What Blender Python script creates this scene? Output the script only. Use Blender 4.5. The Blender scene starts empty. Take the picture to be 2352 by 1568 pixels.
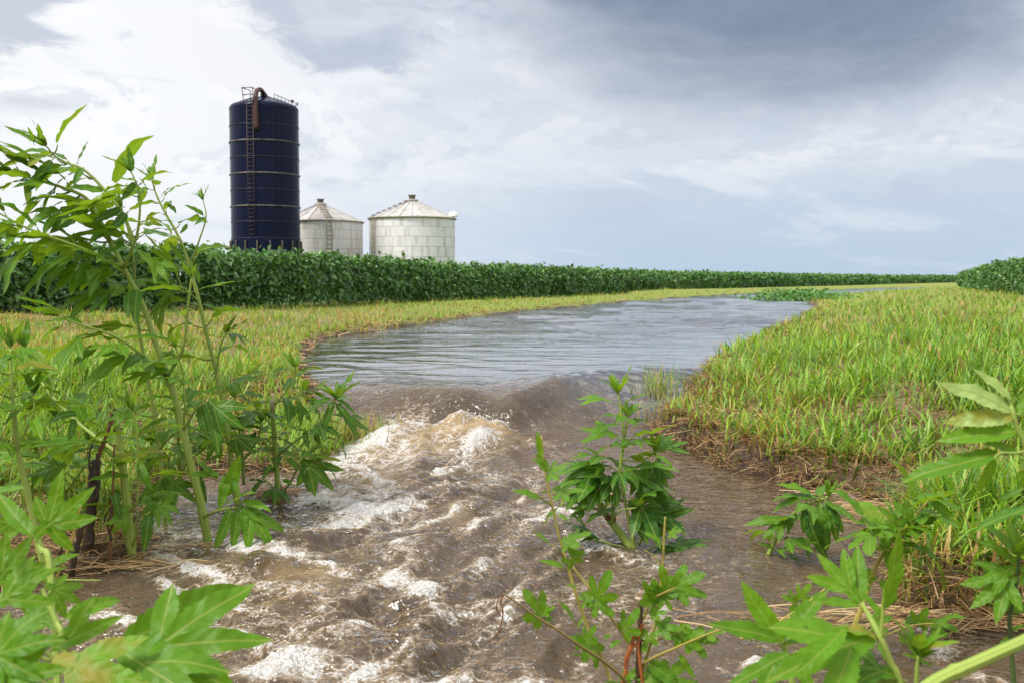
import bpy, math, random
import numpy as np
from mathutils import Vector, Matrix

SC = bpy.context.scene
COL = SC.collection
R = math.radians

# ------------------------------------------------------------------ camera, sky, sun, exposure
CAM_Z = 0.80
PITCH = 3.65
cam_d = bpy.data.cameras.new('camera')
cam = bpy.data.objects.new('camera', cam_d)
COL.objects.link(cam)
cam.location = (0, 0, CAM_Z)
cam.rotation_euler = (R(90 - PITCH), 0, 0)
cam_d.lens = 35
cam_d.sensor_width = 36
cam_d.clip_start = 0.05
cam_d.clip_end = 9000
cam_d.dof.use_dof = True
cam_d.dof.focus_distance = 5.2
cam_d.dof.aperture_fstop = 7.1
SC.camera = cam

SC.render.engine = 'CYCLES'
SC.cycles.use_denoising = True
SC.cycles.max_bounces = 6
SC.cycles.diffuse_bounces = 3
SC.cycles.glossy_bounces = 3
SC.cycles.transmission_bounces = 4
SC.cycles.transparent_max_bounces = 6
SC.cycles.caustics_reflective = False
SC.cycles.caustics_refractive = False
SC.view_settings.view_transform = 'Standard'
SC.view_settings.look = 'None'
SC.view_settings.exposure = 0.42
SC.view_settings.gamma = 1.0
SC.view_settings.use_curve_mapping = False


class NT:
    """small helper for node trees"""
    def __init__(self, nt):
        self.nt = nt
        nt.nodes.clear()

    def n(self, typ, **kw):
        nd = self.nt.nodes.new(typ)
        for k, v in kw.items():
            setattr(nd, k, v)
        return nd

    def set(self, sock, v):
        if isinstance(v, bpy.types.NodeSocket):
            self.nt.links.new(v, sock)
        elif v is not None:
            if sock.type == 'RGBA' and len(v) == 3:
                v = (*v, 1)
            sock.default_value = v

    def m(self, op, a, b=None, c=None, clamp=False):
        nd = self.n('ShaderNodeMath', operation=op)
        nd.use_clamp = clamp
        for i, v in enumerate((a, b, c)):
            if v is not None:
                self.set(nd.inputs[i], v)
        return nd.outputs[0]

    def vm(self, op, a, b=None):
        nd = self.n('ShaderNodeVectorMath', operation=op)
        self.set(nd.inputs[0], a)
        if b is not None:
            self.set(nd.inputs[3] if op == 'SCALE' else nd.inputs[1], b)
        return nd.outputs[0]

    def ss(self, x, lo, hi, a=0.0, b=1.0):
        nd = self.n('ShaderNodeMapRange', interpolation_type='SMOOTHSTEP')
        self.set(nd.inputs['Value'], x)
        self.set(nd.inputs['From Min'], lo)
        self.set(nd.inputs['From Max'], hi)
        self.set(nd.inputs['To Min'], a)
        self.set(nd.inputs['To Max'], b)
        return nd.outputs[0]

    def mix(self, f, a, b, blend='MIX'):
        nd = self.n('ShaderNodeMix', data_type='RGBA', blend_type=blend)
        self.set(nd.inputs[0], f)
        self.set(nd.inputs[6], a)
        self.set(nd.inputs[7], b)
        return nd.outputs[2]

    def noise(self, vec, scale, detail=3, rough=0.5, dist=0.0, color=False, lac=2.0):
        nd = self.n('ShaderNodeTexNoise')
        if vec is not None:
            self.set(nd.inputs['Vector'], vec)
        nd.inputs['Scale'].default_value = scale
        nd.inputs['Detail'].default_value = detail
        nd.inputs['Roughness'].default_value = rough
        nd.inputs['Distortion'].default_value = dist
        nd.inputs['Lacunarity'].default_value = lac
        return nd.outputs['Color' if color else 'Fac']

    def xyz(self, v):
        nd = self.n('ShaderNodeSeparateXYZ')
        self.set(nd.inputs[0], v)
        return nd.outputs

    def comb(self, x, y, z):
        nd = self.n('ShaderNodeCombineXYZ')
        for i, v in enumerate((x, y, z)):
            self.set(nd.inputs[i], v)
        return nd.outputs[0]


SUN_EL, SUN_AZ = 54, -125          # azimuth clockwise from +Y (the way the camera looks)
world = bpy.data.worlds.new('World')
SC.world = world
world.use_nodes = True


def build_world():
    t = NT(world.node_tree)
    out = t.n('ShaderNodeOutputWorld')
    sky = t.n('ShaderNodeTexSky', sky_type='NISHITA')
    sky.sun_disc = False
    sky.sun_elevation = R(SUN_EL)
    sky.sun_rotation = R(SUN_AZ)
    bg1 = t.n('ShaderNodeBackground')
    t.set(bg1.inputs[0], sky.outputs[0])
    bg1.inputs[1].default_value = 0.08
    d = t.n('ShaderNodeTexCoord').outputs['Generated']
    x, y, z = t.xyz(d)
    az = t.m('ARCTAN2', x, y)
    el = t.m('ARCSINE', z)
    elp = t.m('MAXIMUM', el, 0.0)
    # cloud deck coordinates: flattened towards the horizon
    zz = t.m('ADD', t.m('MAXIMUM', z, 0.0), 0.16)
    p = t.comb(t.m('DIVIDE', x, zz), t.m('DIVIDE', y, zz), 0.0)
    nb = t.noise(p, 0.55, 7, 0.56, 0.6)
    nb2 = t.noise(t.vm('ADD', p, (7.3, 2.1, 0)), 1.3, 8, 0.6, 0.5)
    pa = t.comb(t.m('MULTIPLY', az, 1.0), t.m('MULTIPLY', el, 2.3), 0.0)
    nw = t.noise(pa, 5.0, 6, 0.55, 0.3)
    nw2 = t.noise(t.vm('ADD', pa, (3.1, 9.2, 0)), 11.0, 7, 0.6, 0.4)
    ns_a = t.noise(t.comb(t.m('MULTIPLY', az, 1.6), t.m('ADD', t.m('MULTIPLY', el, 6.5), t.m('MULTIPLY', az, 1.3)), 0.0), 3.6, 8, 0.6, 0.8)
    ns_b = t.noise(t.vm('ADD', p, (11.0, 3.0, 0.0)), 1.15, 9, 0.62, 0.7)
    nstr = t.m('ADD', t.m('MULTIPLY', ns_a, 0.55), t.m('MULTIPLY', ns_b, 0.45))
    side = t.ss(az, -0.42, 0.16)
    # left bright / right blue grey
    back = t.ss(t.m('ABSOLUTE', az), 0.7, 1.6)
    hor = t.mix(side, (0.82, 0.85, 0.90), (0.46, 0.575, 0.715))
    mid = t.mix(side, (0.88, 0.89, 0.91), (0.60, 0.645, 0.73))
    hor = t.mix(back, hor, (0.80, 0.83, 0.88))
    mid = t.mix(back, mid, (1.0, 1.0, 1.02))
    base = t.mix(t.ss(el, 0.0, 0.17), hor, mid)
    # streaky grey and white in the middle of the sky
    s1 = t.m('SUBTRACT', nstr, 0.5)
    base = t.mix(t.m('MULTIPLY', t.ss(s1, 0.0, 0.10), t.ss(el, 0.0, 0.12, 0.15, 0.50)), base, (0.86, 0.86, 0.89))
    base = t.mix(t.m('MULTIPLY', t.ss(s1, -0.01, -0.12), t.ss(el, 0.0, 0.1, 0.15, 0.45)), base, (0.47, 0.54, 0.66))
    # puffs with firm upper edges
    pf = t.noise(t.vm('ADD', t.comb(t.m('MULTIPLY', az, 1.0), t.m('MULTIPLY', el, 1.9), 0.0), (5.3, 1.7, 0.0)), 6.5, 9, 0.58, 0.25)
    pf_lo = t.noise(t.vm('ADD', t.comb(t.m('MULTIPLY', az, 1.0), t.m('MULTIPLY', t.m('SUBTRACT', el, 0.012), 1.9), 0.0), (5.3, 1.7, 0.0)), 6.5, 9, 0.58, 0.25)
    band = t.m('MULTIPLY', t.ss(el, 0.04, 0.14), t.ss(el, 0.5, 0.36))
    band = t.m('MULTIPLY', band, t.ss(t.m('ABSOLUTE', az), 1.2, 0.7))
    pm = t.ss(pf, 0.50, 0.545)
    base = t.mix(t.m('MULTIPLY', t.m('MULTIPLY', pm, band), t.ss(az, -0.15, 0.15, 0.45, 0.22)), base, (0.93, 0.93, 0.945))
    belly = t.m('MULTIPLY', pm, t.ss(t.m('SUBTRACT', pf, pf_lo), 0.0, -0.05))
    base = t.mix(t.m('MULTIPLY', t.m('MULTIPLY', belly, band), 0.38), base, (0.50, 0.56, 0.67))
    # grey blue cloud bellies
    def blob(ca, ce, ra, re, lo, hi, nz, amt):
        u = t.m('DIVIDE', t.m('SUBTRACT', az, ca), ra)
        v = t.m('DIVIDE', t.m('SUBTRACT', el, ce), re)
        rr = t.m('SQRT', t.m('ADD', t.m('MULTIPLY', u, u), t.m('MULTIPLY', v, v)))
        rr = t.m('ADD', rr, t.m('MULTIPLY', t.m('SUBTRACT', nz, 0.5), amt))
        return t.ss(rr, hi, lo)
    b_left = blob(-0.475, 0.245, 0.10, 0.05, 0.55, 1.0, nw2, 3.0)
    b_left4 = blob(-0.44, 0.155, 0.06, 0.014, 0.2, 1.0, nw2, 2.2)
    b_mid = blob(-0.150, 0.245, 0.115, 0.056, 0.55, 1.0, nw2, 2.1)
    b_mid2 = blob(-0.02, 0.165, 0.13, 0.05, 0.3, 1.1, nw2, 2.4)
    for b, c, a in ((b_left, (0.50, 0.55, 0.65), 0.85), 
                    (b_left4, (0.62, 0.65, 0.73), 0.75), (b_mid, t.mix(t.ss(nw2, 0.35, 0.65), (0.38, 0.44, 0.56), (0.58, 0.63, 0.72)), 0.72), (b_mid2, (0.60, 0.655, 0.75), 0.5)):
        base = t.mix(t.m('MULTIPLY', b, a), base, c)
    # pale rim of the storm cloud, then the dark slate cloud itself
    rim = blob(0.30, 0.335, 0.44, 0.215, 0.70, 1.10, nw, 0.6)
    base = t.mix(t.m('MULTIPLY', rim, 0.5), base, (0.62, 0.66, 0.74))
    nwl = t.noise(t.vm('ADD', pa, (1.7, 4.4, 0)), 3.2, 7, 0.58, 0.5)
    dark = blob(0.280, 0.335, 0.335, 0.190, 0.58, 1.12, nwl, 0.62)
    dcol = t.mix(t.ss(nw2, 0.3, 0.7), (0.155, 0.207, 0.302), (0.20, 0.255, 0.36))
    base = t.mix(t.m('MULTIPLY', dark, 0.93), base, dcol)
    # overcast sky overhead and all round
    over = t.mix(nb, (1.00, 1.03, 1.10), (1.50, 1.49, 1.47))
    base = t.mix(t.ss(el, 0.40, 0.80), base, over)
    bg2 = t.n('ShaderNodeBackground')
    t.set(bg2.inputs[0], base)
    bg2.inputs[1].default_value = 0.84
    mx = t.n('ShaderNodeMixShader')
    mx.inputs[0].default_value = 0.95
    t.nt.links.new(bg1.outputs[0], mx.inputs[1])
    t.nt.links.new(bg2.outputs[0], mx.inputs[2])
    t.nt.links.new(mx.outputs[0], out.inputs[0])


build_world()
sun_d = bpy.data.lights.new('sun', 'SUN')
sun_d.energy = 3.2
sun_d.angle = R(14)
sun_d.color = (1.0, 0.955, 0.88)
sun = bpy.data.objects.new('sun', sun_d)
COL.objects.link(sun)
sd = Vector((math.sin(R(SUN_AZ)) * math.cos(R(SUN_EL)), math.cos(R(SUN_AZ)) * math.cos(R(SUN_EL)), math.sin(R(SUN_EL))))
sun.rotation_euler = sd.to_track_quat('Z', 'Y').to_euler()
sun.location = (0, 0, 30)

# ------------------------------------------------------------------ pixel <-> place (photo measured at 2352 x 1568)
FPX = 2352 * 35 / 36
CT, ST = math.cos(R(PITCH)), math.sin(R(PITCH))


def _ray(px, py):
    x = (px - 1176) / FPX
    v = (784 - py) / FPX
    return Vector((x, CT + v * ST, -ST + v * CT))


def at(px, py, Y):
    r = _ray(px, py)
    return Vector((0, 0, CAM_Z)) + r * (Y / r.y)


def on(px, py, z):
    r = _ray(px, py)
    return Vector((0, 0, CAM_Z)) + r * ((z - CAM_Z) / r.z)


# ------------------------------------------------------------------ noise
def perlin(x, y, seed=0):
    x = np.asarray(x, float)
    y = np.asarray(y, float)
    xi = np.floor(x).astype(np.int64)
    yi = np.floor(y).astype(np.int64)
    xf, yf = x - xi, y - yi

    def g(ix, iy):
        h = (ix * 374761393 + iy * 668265263 + seed * 974634777) & 0xFFFFFFFF
        h = ((h ^ (h >> 13)) * 1274126177) & 0xFFFFFFFF
        a = ((h ^ (h >> 16)) & 0xFFFF) / 65536.0 * 2 * np.pi
        return np.cos(a), np.sin(a)

    u = xf * xf * xf * (xf * (xf * 6 - 15) + 10)
    v = yf * yf * yf * (yf * (yf * 6 - 15) + 10)

    def dot(ix, iy, dx, dy):
        a, b = g(ix, iy)
        return a * dx + b * dy

    n00 = dot(xi, yi, xf, yf)
    n10 = dot(xi + 1, yi, xf - 1, yf)
    n01 = dot(xi, yi + 1, xf, yf - 1)
    n11 = dot(xi + 1, yi + 1, xf - 1, yf - 1)
    return ((n00 * (1 - u) + n10 * u) * (1 - v) + (n01 * (1 - u) + n11 * u) * v) * 1.5


def fbm(x, y, o=4, seed=0, gain=0.5):
    s, a, f = 0, 1.0, 1.0
    for k in range(o):
        s = s + a * perlin(x * f, y * f, seed + k * 17)
        a *= gain
        f *= 2.03
    return s


def sstep(x, lo, hi):
    t = np.clip((x - lo) / (hi - lo), 0, 1)
    return t * t * (3 - 2 * t)


# ------------------------------------------------------------------ mesh helpers
def mesh_np(name, verts, faces, smooth=True, col=None, attrs=None, uv=None):
    """verts (n,3); faces (m,3) or (m,4)"""
    verts = np.ascontiguousarray(verts, np.float32)
    faces = np.ascontiguousarray(faces, np.int32)
    me = bpy.data.meshes.new(name)
    k = faces.shape[1]
    me.vertices.add(len(verts))
    me.vertices.foreach_set('co', verts.ravel())
    me.loops.add(faces.size)
    me.loops.foreach_set('vertex_index', faces.ravel())
    me.polygons.add(len(faces))
    me.polygons.foreach_set('loop_start', np.arange(0, faces.size, k, dtype=np.int32))
    me.polygons.foreach_set('use_smooth', np.full(len(faces), smooth, bool))
    me.update(calc_edges=True)
    if col is not None:
        ca = me.color_attributes.new('Col', 'FLOAT_COLOR', 'POINT')
        c4 = np.ones((len(verts), 4), np.float32)
        c4[:, :3] = col
        ca.data.foreach_set('color', c4.ravel())
    for nm, arr in (attrs or {}).items():
        a = me.attributes.new(nm, 'FLOAT', 'POINT')
        a.data.foreach_set('value', np.ascontiguousarray(arr, np.float32).ravel())
    if uv is not None:
        l = me.uv_layers.new(name='UVMap')
        l.data.foreach_set('uv', np.ascontiguousarray(uv, np.float32)[faces.ravel()].ravel())
    return me


class MB:
    """collects pieces of one mesh"""
    def __init__(self):
        self.v, self.f, self.uv = [], [], []

    def add(self, vs, fs, uvs=None):
        o = len(self.v)
        self.v += [tuple(p) for p in vs]
        self.f += [tuple(i + o for i in f) for f in fs]
        self.uv += list(uvs) if uvs else [(0, 0)] * len(vs)

    def box(self, c, s, rot=None):
        x, y, z = s[0] / 2, s[1] / 2, s[2] / 2
        vs = [Vector((a, b, d)) for a in (-x, x) for b in (-y, y) for d in (-z, z)]
        if rot is not None:
            vs = [rot @ p for p in vs]
        vs = [p + Vector(c) for p in vs]
        self.add(vs, [(0, 1, 3, 2), (4, 6, 7, 5), (0, 4, 5, 1), (2, 3, 7, 6), (0, 2, 6, 4), (1, 5, 7, 3)])

    def tube(self, pts, rad, sides=8, cap=True):
        pts = [Vector(p) for p in pts]
        n = len(pts)
        if not hasattr(rad, '__len__'):
            rad = [rad] * n
        vs, fs, uv = [], [], []
        prev = None
        L = 0
        for i, p in enumerate(pts):
            tg = (pts[min(i + 1, n - 1)] - pts[max(i - 1, 0)])
            if tg.length < 1e-9:
                tg = Vector((0, 0, 1))
            tg.normalize()
            if prev is None:
                a = tg.orthogonal().normalized()
            else:
                a = (prev - tg * prev.dot(tg))
                a = a.normalized() if a.length > 1e-6 else tg.orthogonal().normalized()
            prev = a
            b = tg.cross(a)
            if i:
                L += (p - pts[i - 1]).length
            for k in range(sides):
                an = 2 * math.pi * k / sides
                vs.append(p + (a * math.cos(an) + b * math.sin(an)) * rad[i])
                uv.append((L, k / sides))
        for i in range(n - 1):
            for k in range(sides):
                k2 = (k + 1) % sides
                fs.append((i * sides + k, i * sides + k2, (i + 1) * sides + k2, (i + 1) * sides + k))
        if cap:
            fs.append(tuple(range(sides - 1, -1, -1)))
            fs.append(tuple((n - 1) * sides + k for k in range(sides)))
        self.add(vs, fs, uv)

    def mesh(self, name, smooth=True):
        me = bpy.data.meshes.new(name)
        me.from_pydata(self.v, [], self.f)
        l = me.uv_layers.new(name='UVMap')
        for lp in me.loops:
            l.data[lp.index].uv = self.uv[lp.vertex_index]
        if smooth:
            me.polygons.foreach_set('use_smooth', [True] * len(me.polygons))
        me.update()
        return me


def obj(name, me, mat=None, parent=None, loc=None, M=None):
    o = bpy.data.objects.new(name, me)
    COL.objects.link(o)
    if mat is not None and me is not None and len(me.materials) == 0:
        me.materials.append(mat)
    if parent is not None:
        o.parent = parent
    if M is not None:
        o.matrix_local = M
    elif loc is not None:
        o.location = loc
    return o


def thing(name, label, cat, loc=(0, 0, 0), group=None, rz=0):
    o = bpy.data.objects.new(name, None)
    COL.objects.link(o)
    o.empty_display_size = 0.1
    o.location = loc
    o.rotation_euler.z = rz
    o['label'] = label
    o['category'] = cat
    if group:
        o['group'] = group
    return o


def catmull(pts, per=6):
    pts = [Vector(p) for p in pts]
    if len(pts) < 3:
        return [pts[0].lerp(pts[-1], k / per) for k in range(per + 1)]
    P = [pts[0] * 2 - pts[1]] + pts + [pts[-1] * 2 - pts[-2]]
    out = []
    for i in range(1, len(P) - 2):
        p0, p1, p2, p3 = P[i - 1], P[i], P[i + 1], P[i + 2]
        for k in range(per):
            t = k / per
            out.append(0.5 * ((2 * p1) + (p2 - p0) * t + (2 * p0 - 5 * p1 + 4 * p2 - p3) * t * t + (3 * p1 - p0 - 3 * p2 + p3) * t * t * t))
    out.append(pts[-1])
    return out


# ------------------------------------------------------------------ materials
def new_mat(name):
    m = bpy.data.materials.new(name)
    m.use_nodes = True
    t = NT(m.node_tree)
    out = t.n('ShaderNodeOutputMaterial')
    return m, t, out


def principled(t, color, rough=0.5, spec=0.5, metal=0.0, normal=None, ior=None, coat=None):
    b = t.n('ShaderNodeBsdfPrincipled')
    t.set(b.inputs['Base Color'], color)
    t.set(b.inputs['Roughness'], rough)
    t.set(b.inputs['Specular IOR Level'], spec)
    t.set(b.inputs['Metallic'], metal)
    if ior:
        b.inputs['IOR'].default_value = ior
    if normal is not None:
        t.set(b.inputs['Normal'], normal)
    if coat:
        b.inputs['Coat Weight'].default_value = coat
        b.inputs['Coat Roughness'].default_value = 0.08
    return b.outputs[0]


def bump(t, h, strength=0.3, dist=0.01):
    b = t.n('ShaderNodeBump')
    b.inputs['Strength'].default_value = strength
    b.inputs['Distance'].default_value = dist
    t.set(b.inputs['Height'], h)
    return b.outputs[0]


def add_translucent(t, surf, color, f, normal=None):
    tr = t.n('ShaderNodeBsdfTranslucent')
    t.set(tr.inputs[0], color)
    mx = t.n('ShaderNodeMixShader')
    t.set(mx.inputs[0], f)
    t.nt.links.new(surf, mx.inputs[1])
    t.nt.links.new(tr.outputs[0], mx.inputs[2])
    return mx.outputs[0]


def mat_leaf(name, c_old, c_young, trans, holes=True, rough=0.42):
    m, t, out = new_mat(name)
    uv = t.n('ShaderNodeUVMap').outputs[0]
    u, v, _ = t.xyz(uv)
    av = t.m('ABSOLUTE', t.m('SUBTRACT', v, 0.5))
    rnd = t.n('ShaderNodeObjectInfo').outputs['Random']
    mid = t.ss(av, 0.004, 0.012, 1.0, 0.0)
    ph = t.m('FRACT', t.m('MULTIPLY', t.m('SUBTRACT', u, t.m('MULTIPLY', av, 1.0)), 7.5))
    sd_ = t.m('ABSOLUTE', t.m('SUBTRACT', ph, 0.5))
    sv = t.ss(sd_, 0.45, 0.495)
    oc = t.n('ShaderNodeTexCoord').outputs['Object']
    ocr = t.vm('ADD', oc, t.comb(t.m('MULTIPLY', rnd, 37.0), t.m('MULTIPLY', rnd, 11.0), 0.0))
    n1 = t.noise(ocr, 3.0, 4, 0.6)
    n2 = t.noise(ocr, 26.0, 3, 0.6)
    col = t.mix(t.m('POWER', rnd, 1.6), c_old, c_young)
    col = t.mix(t.ss(n1, 0.3, 0.75, 0.0, 0.45), col, tuple(c * 0.62 for c in c_old))
    col = t.mix(t.m('MULTIPLY', t.ss(n2, 0.62, 0.8), 0.25), col, (0.20, 0.22, 0.03))
    col = t.mix(t.m('MULTIPLY', t.ss(rnd, 0.94, 1.0), t.ss(n1, 0.35, 0.6)), col, (0.34, 0.30, 0.045))
    col = t.mix(t.m('MULTIPLY', t.ss(n2, 0.70, 0.76), t.ss(n1, 0.5, 0.6)), col, (0.10, 0.06, 0.02))
    vein = (0.30, 0.38, 0.07)
    col = t.mix(t.m('MULTIPLY', sv, 0.16), col, vein)
    col = t.mix(t.m('MULTIPLY', mid, 0.75), col, vein)
    puff = t.m('ADD', t.m('MULTIPLY', t.m('SUBTRACT', 0.5, sd_), 1.0), t.m('MULTIPLY', n2, 0.5))
    puff = t.m('SUBTRACT', puff, t.m('MULTIPLY', mid, 0.6))
    nrm = bump(t, puff, 0.14, 0.04)
    back = t.n('ShaderNodeNewGeometry').outputs['Backfacing']
    colb = t.mix(t.m('MULTIPLY', back, 0.4), col, (0.18, 0.27, 0.09))
    s = principled(t, colb, rough, 0.27, normal=nrm)
    tcol = t.mix(0.6, col, (0.36, 0.52, 0.012))
    s = add_translucent(t, s, tcol, trans)
    if holes:
        vo = t.n('ShaderNodeTexVoronoi', feature='F1')
        t.set(vo.inputs['Vector'], t.vm('ADD', ocr, t.vm('SCALE', t.noise(ocr, 14.0, 2, color=True), 0.08)))
        vo.inputs['Scale'].default_value = 5.5
        cid = t.xyz(vo.outputs['Color'])[0]
        rad = t.m('MULTIPLY', t.ss(cid, 0.80, 1.0), 0.20)
        hole = t.m('LESS_THAN', vo.outputs['Distance'], rad)
        hole = t.m('MULTIPLY', hole, t.m('GREATER_THAN', av, 0.02))
        tp = t.n('ShaderNodeBsdfTransparent')
        mx = t.n('ShaderNodeMixShader')
        t.set(mx.inputs[0], hole)
        t.nt.links.new(s, mx.inputs[1])
        t.nt.links.new(tp.outputs[0], mx.inputs[2])
        s = mx.outputs[0]
    t.nt.links.new(s, out.inputs[0])
    return m


def mat_col(name, trans=0.3, rough=0.5, spec=0.3, tint=(1.15, 1.2, 0.6)):
    """colour from the per-piece colour attribute"""
    m, t, out = new_mat(name)
    c = t.n('ShaderNodeVertexColor', layer_name='Col').outputs[0]
    s = principled(t, c, rough, spec)
    if trans:
        s = add_translucent(t, s, t.mix(1.0, c, tint, 'MULTIPLY'), trans)
    t.nt.links.new(s, out.inputs[0])
    return m


def mat_stem(name, c1, c2, dark=(0.05, 0.03, 0.015), ribs=7):
    m, t, out = new_mat(name)
    uv = t.n('ShaderNodeUVMap').outputs[0]
    u, v, _ = t.xyz(uv)
    oc = t.n('ShaderNodeTexCoord').outputs['Object']
    n1 = t.noise(oc, 6, 4, 0.6)
    n2 = t.noise(t.vm('MULTIPLY', t.comb(u, v, 0.0), (14, 30, 1)), 1.0, 4, 0.6)
    w = t.m('SINE', t.m('MULTIPLY', v, 2 * math.pi * ribs))
    col = t.mix(n1, c1, c2)
    col = t.mix(t.ss(w, -0.2, 1.0, 0.0, 0.2), col, tuple(min(1, c * 1.7 + 0.03) for c in c1))
    col = t.mix(t.m('MULTIPLY', t.ss(n2, 0.60, 0.78), 0.6), col, dark)
    s = principled(t, col, 0.5, 0.35, normal=bump(t, t.m('ADD', w, n2), 0.35, 0.003))
    t.nt.links.new(s, out.inputs[0])
    return m


def mat_plain(name, c, rough=0.5, spec=0.4, metal=0.0, var=0.35, scale=12, dark=None, bs=0.2):
    m, t, out = new_mat(name)
    oc = t.n('ShaderNodeTexCoord').outputs['Object']
    n = t.noise(oc, scale, 5, 0.62)
    col = t.mix(t.ss(n, 0.35, 0.75), c, dark or tuple(x * (1 - var) for x in c))
    s = principled(t, col, rough, spec, metal, normal=bump(t, n, bs, 0.01))
    t.nt.links.new(s, out.inputs[0])
    return m


def mat_silo():
    m, t, out = new_mat('blue_enamel')
    oc = t.n('ShaderNodeTexCoord').outputs['Object']
    x, y, z = t.xyz(oc)
    rnd = t.n('ShaderNodeObjectInfo').outputs['Random']
    n = t.noise(t.comb(t.m('MULTIPLY', x, 3.0), t.m('MULTIPLY', y, 3.0), t.m('MULTIPLY', z, 0.35)), 1.0, 5, 0.6)
    n3 = t.noise(oc, 2.2, 4)
    c = t.mix(rnd, (0.0012, 0.0042, 0.023), (0.003, 0.006, 0.028))
    c = t.mix(t.ss(n, 0.52, 0.8, 0.0, 0.5), c, (0.014, 0.014, 0.026))
    r = t.m('ADD', 0.16, t.m('MULTIPLY', n3, 0.22))
    s = principled(t, c, r, 0.14, normal=bump(t, n3, 0.05, 0.05))
    t.nt.links.new(s, out.inputs[0])
    return m


def mat_bin(name, c):
    m, t, out = new_mat(name)
    oc = t.n('ShaderNodeTexCoord').outputs['Object']
    x, y, z = t.xyz(oc)
    rnd = t.n('ShaderNodeObjectInfo').outputs['Random']
    off = t.m('MULTIPLY', rnd, 50.0)
    st = t.noise(t.comb(t.m('ADD', t.m('MULTIPLY', x, 2.2), off), t.m('MULTIPLY', y, 2.2), t.m('MULTIPLY', z, 0.25)), 1.0, 6, 0.65)
    bl = t.noise(t.comb(t.m('ADD', x, off), y, z), 1.6, 5, 0.6)
    col = t.mix(t.m('MULTIPLY', rnd, 0.35), c, tuple(q * 0.86 for q in c))
    col = t.mix(t.ss(st, 0.46, 0.74, 0.0, 0.7), col, (0.33, 0.27, 0.20))
    col = t.mix(t.ss(bl, 0.58, 0.8, 0.0, 0.4), col, (0.42, 0.40, 0.38))
    w = t.m('SINE', t.m('MULTIPLY', z, 2 * math.pi / 0.10))
    s = principled(t, col, 0.55, 0.35, normal=bump(t, w, 0.35, 0.012))
    t.nt.links.new(s, out.inputs[0])
    return m


def mat_roof():
    m, t, out = new_mat('weathered_roof')
    oc = t.n('ShaderNodeTexCoord').outputs['Object']
    x, y, z = t.xyz(oc)
    rnd = t.n('ShaderNodeObjectInfo').outputs['Random']
    p = t.vm('ADD', oc, t.comb(t.m('MULTIPLY', rnd, 30.0), 0.0, 0.0))
    n = t.noise(p, 1.4, 6, 0.7)
    n2 = t.noise(p, 7.0, 4, 0.6)
    col = t.mix(rnd, (0.47, 0.455, 0.445), (0.33, 0.315, 0.31))
    col = t.mix(t.ss(n, 0.46, 0.66, 0.0, 0.75), col, (0.26, 0.215, 0.19))
    col = t.mix(t.ss(n2, 0.62, 0.75, 0.0, 0.5), col, (0.16, 0.11, 0.085))
    s = principled(t, col, 0.55, 0.4, normal=bump(t, n2, 0.2, 0.02))
    t.nt.links.new(s, out.inputs[0])
    return m


def mat_ground():
    m, t, out = new_mat('thatch_soil')
    oc = t.n('ShaderNodeTexCoord').outputs['Object']
    x, y, z = t.xyz(oc)
    n1 = t.noise(oc, 0.9, 5, 0.6)
    n2 = t.noise(oc, 9.0, 6, 0.7)
    st = t.noise(t.vm('MULTIPLY', t.vm('ADD', oc, t.vm('SCALE', t.noise(oc, 4, 2, color=True), 0.4)), (90, 18, 30)), 1.0, 4, 0.7)
    st2 = t.noise(t.vm('MULTIPLY', t.vm('ADD', oc, t.vm('SCALE', t.noise(oc, 5, 2, color=True), 0.4)), (16, 95, 30)), 1.0, 4, 0.7)
    col = t.mix(t.ss(n2, 0.35, 0.65), (0.10, 0.062, 0.034), (0.24, 0.165, 0.085))
    col = t.mix(t.ss(t.m('MAXIMUM', st, st2), 0.53, 0.68, 0, 0.85), col, (0.42, 0.31, 0.16))
    far = t.ss(y, 9.0, 26.0)
    col = t.mix(t.m('MULTIPLY', t.m('MULTIPLY', far, t.ss(n1, 0.25, 0.6, 0.45, 0.9)), 1.0), col, (0.20, 0.26, 0.035))
    crop = t.n('ShaderNodeAttribute', attribute_name='crop').outputs['Fac']
    col = t.mix(crop, col, (0.045, 0.10, 0.022))
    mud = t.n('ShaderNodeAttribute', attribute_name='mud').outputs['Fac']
    col = t.mix(mud, col, t.mix(n2, (0.035, 0.022, 0.014), (0.10, 0.065, 0.04)))  # shore mud, darkened to paint in the shadow under the bank's edge
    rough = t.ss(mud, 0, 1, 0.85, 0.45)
    s = principled(t, col, rough, 0.3, normal=bump(t, t.m('ADD', t.m('ADD', st, st2), n2), 0.7, 0.02))
    t.nt.links.new(s, out.inputs[0])
    return m


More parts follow.
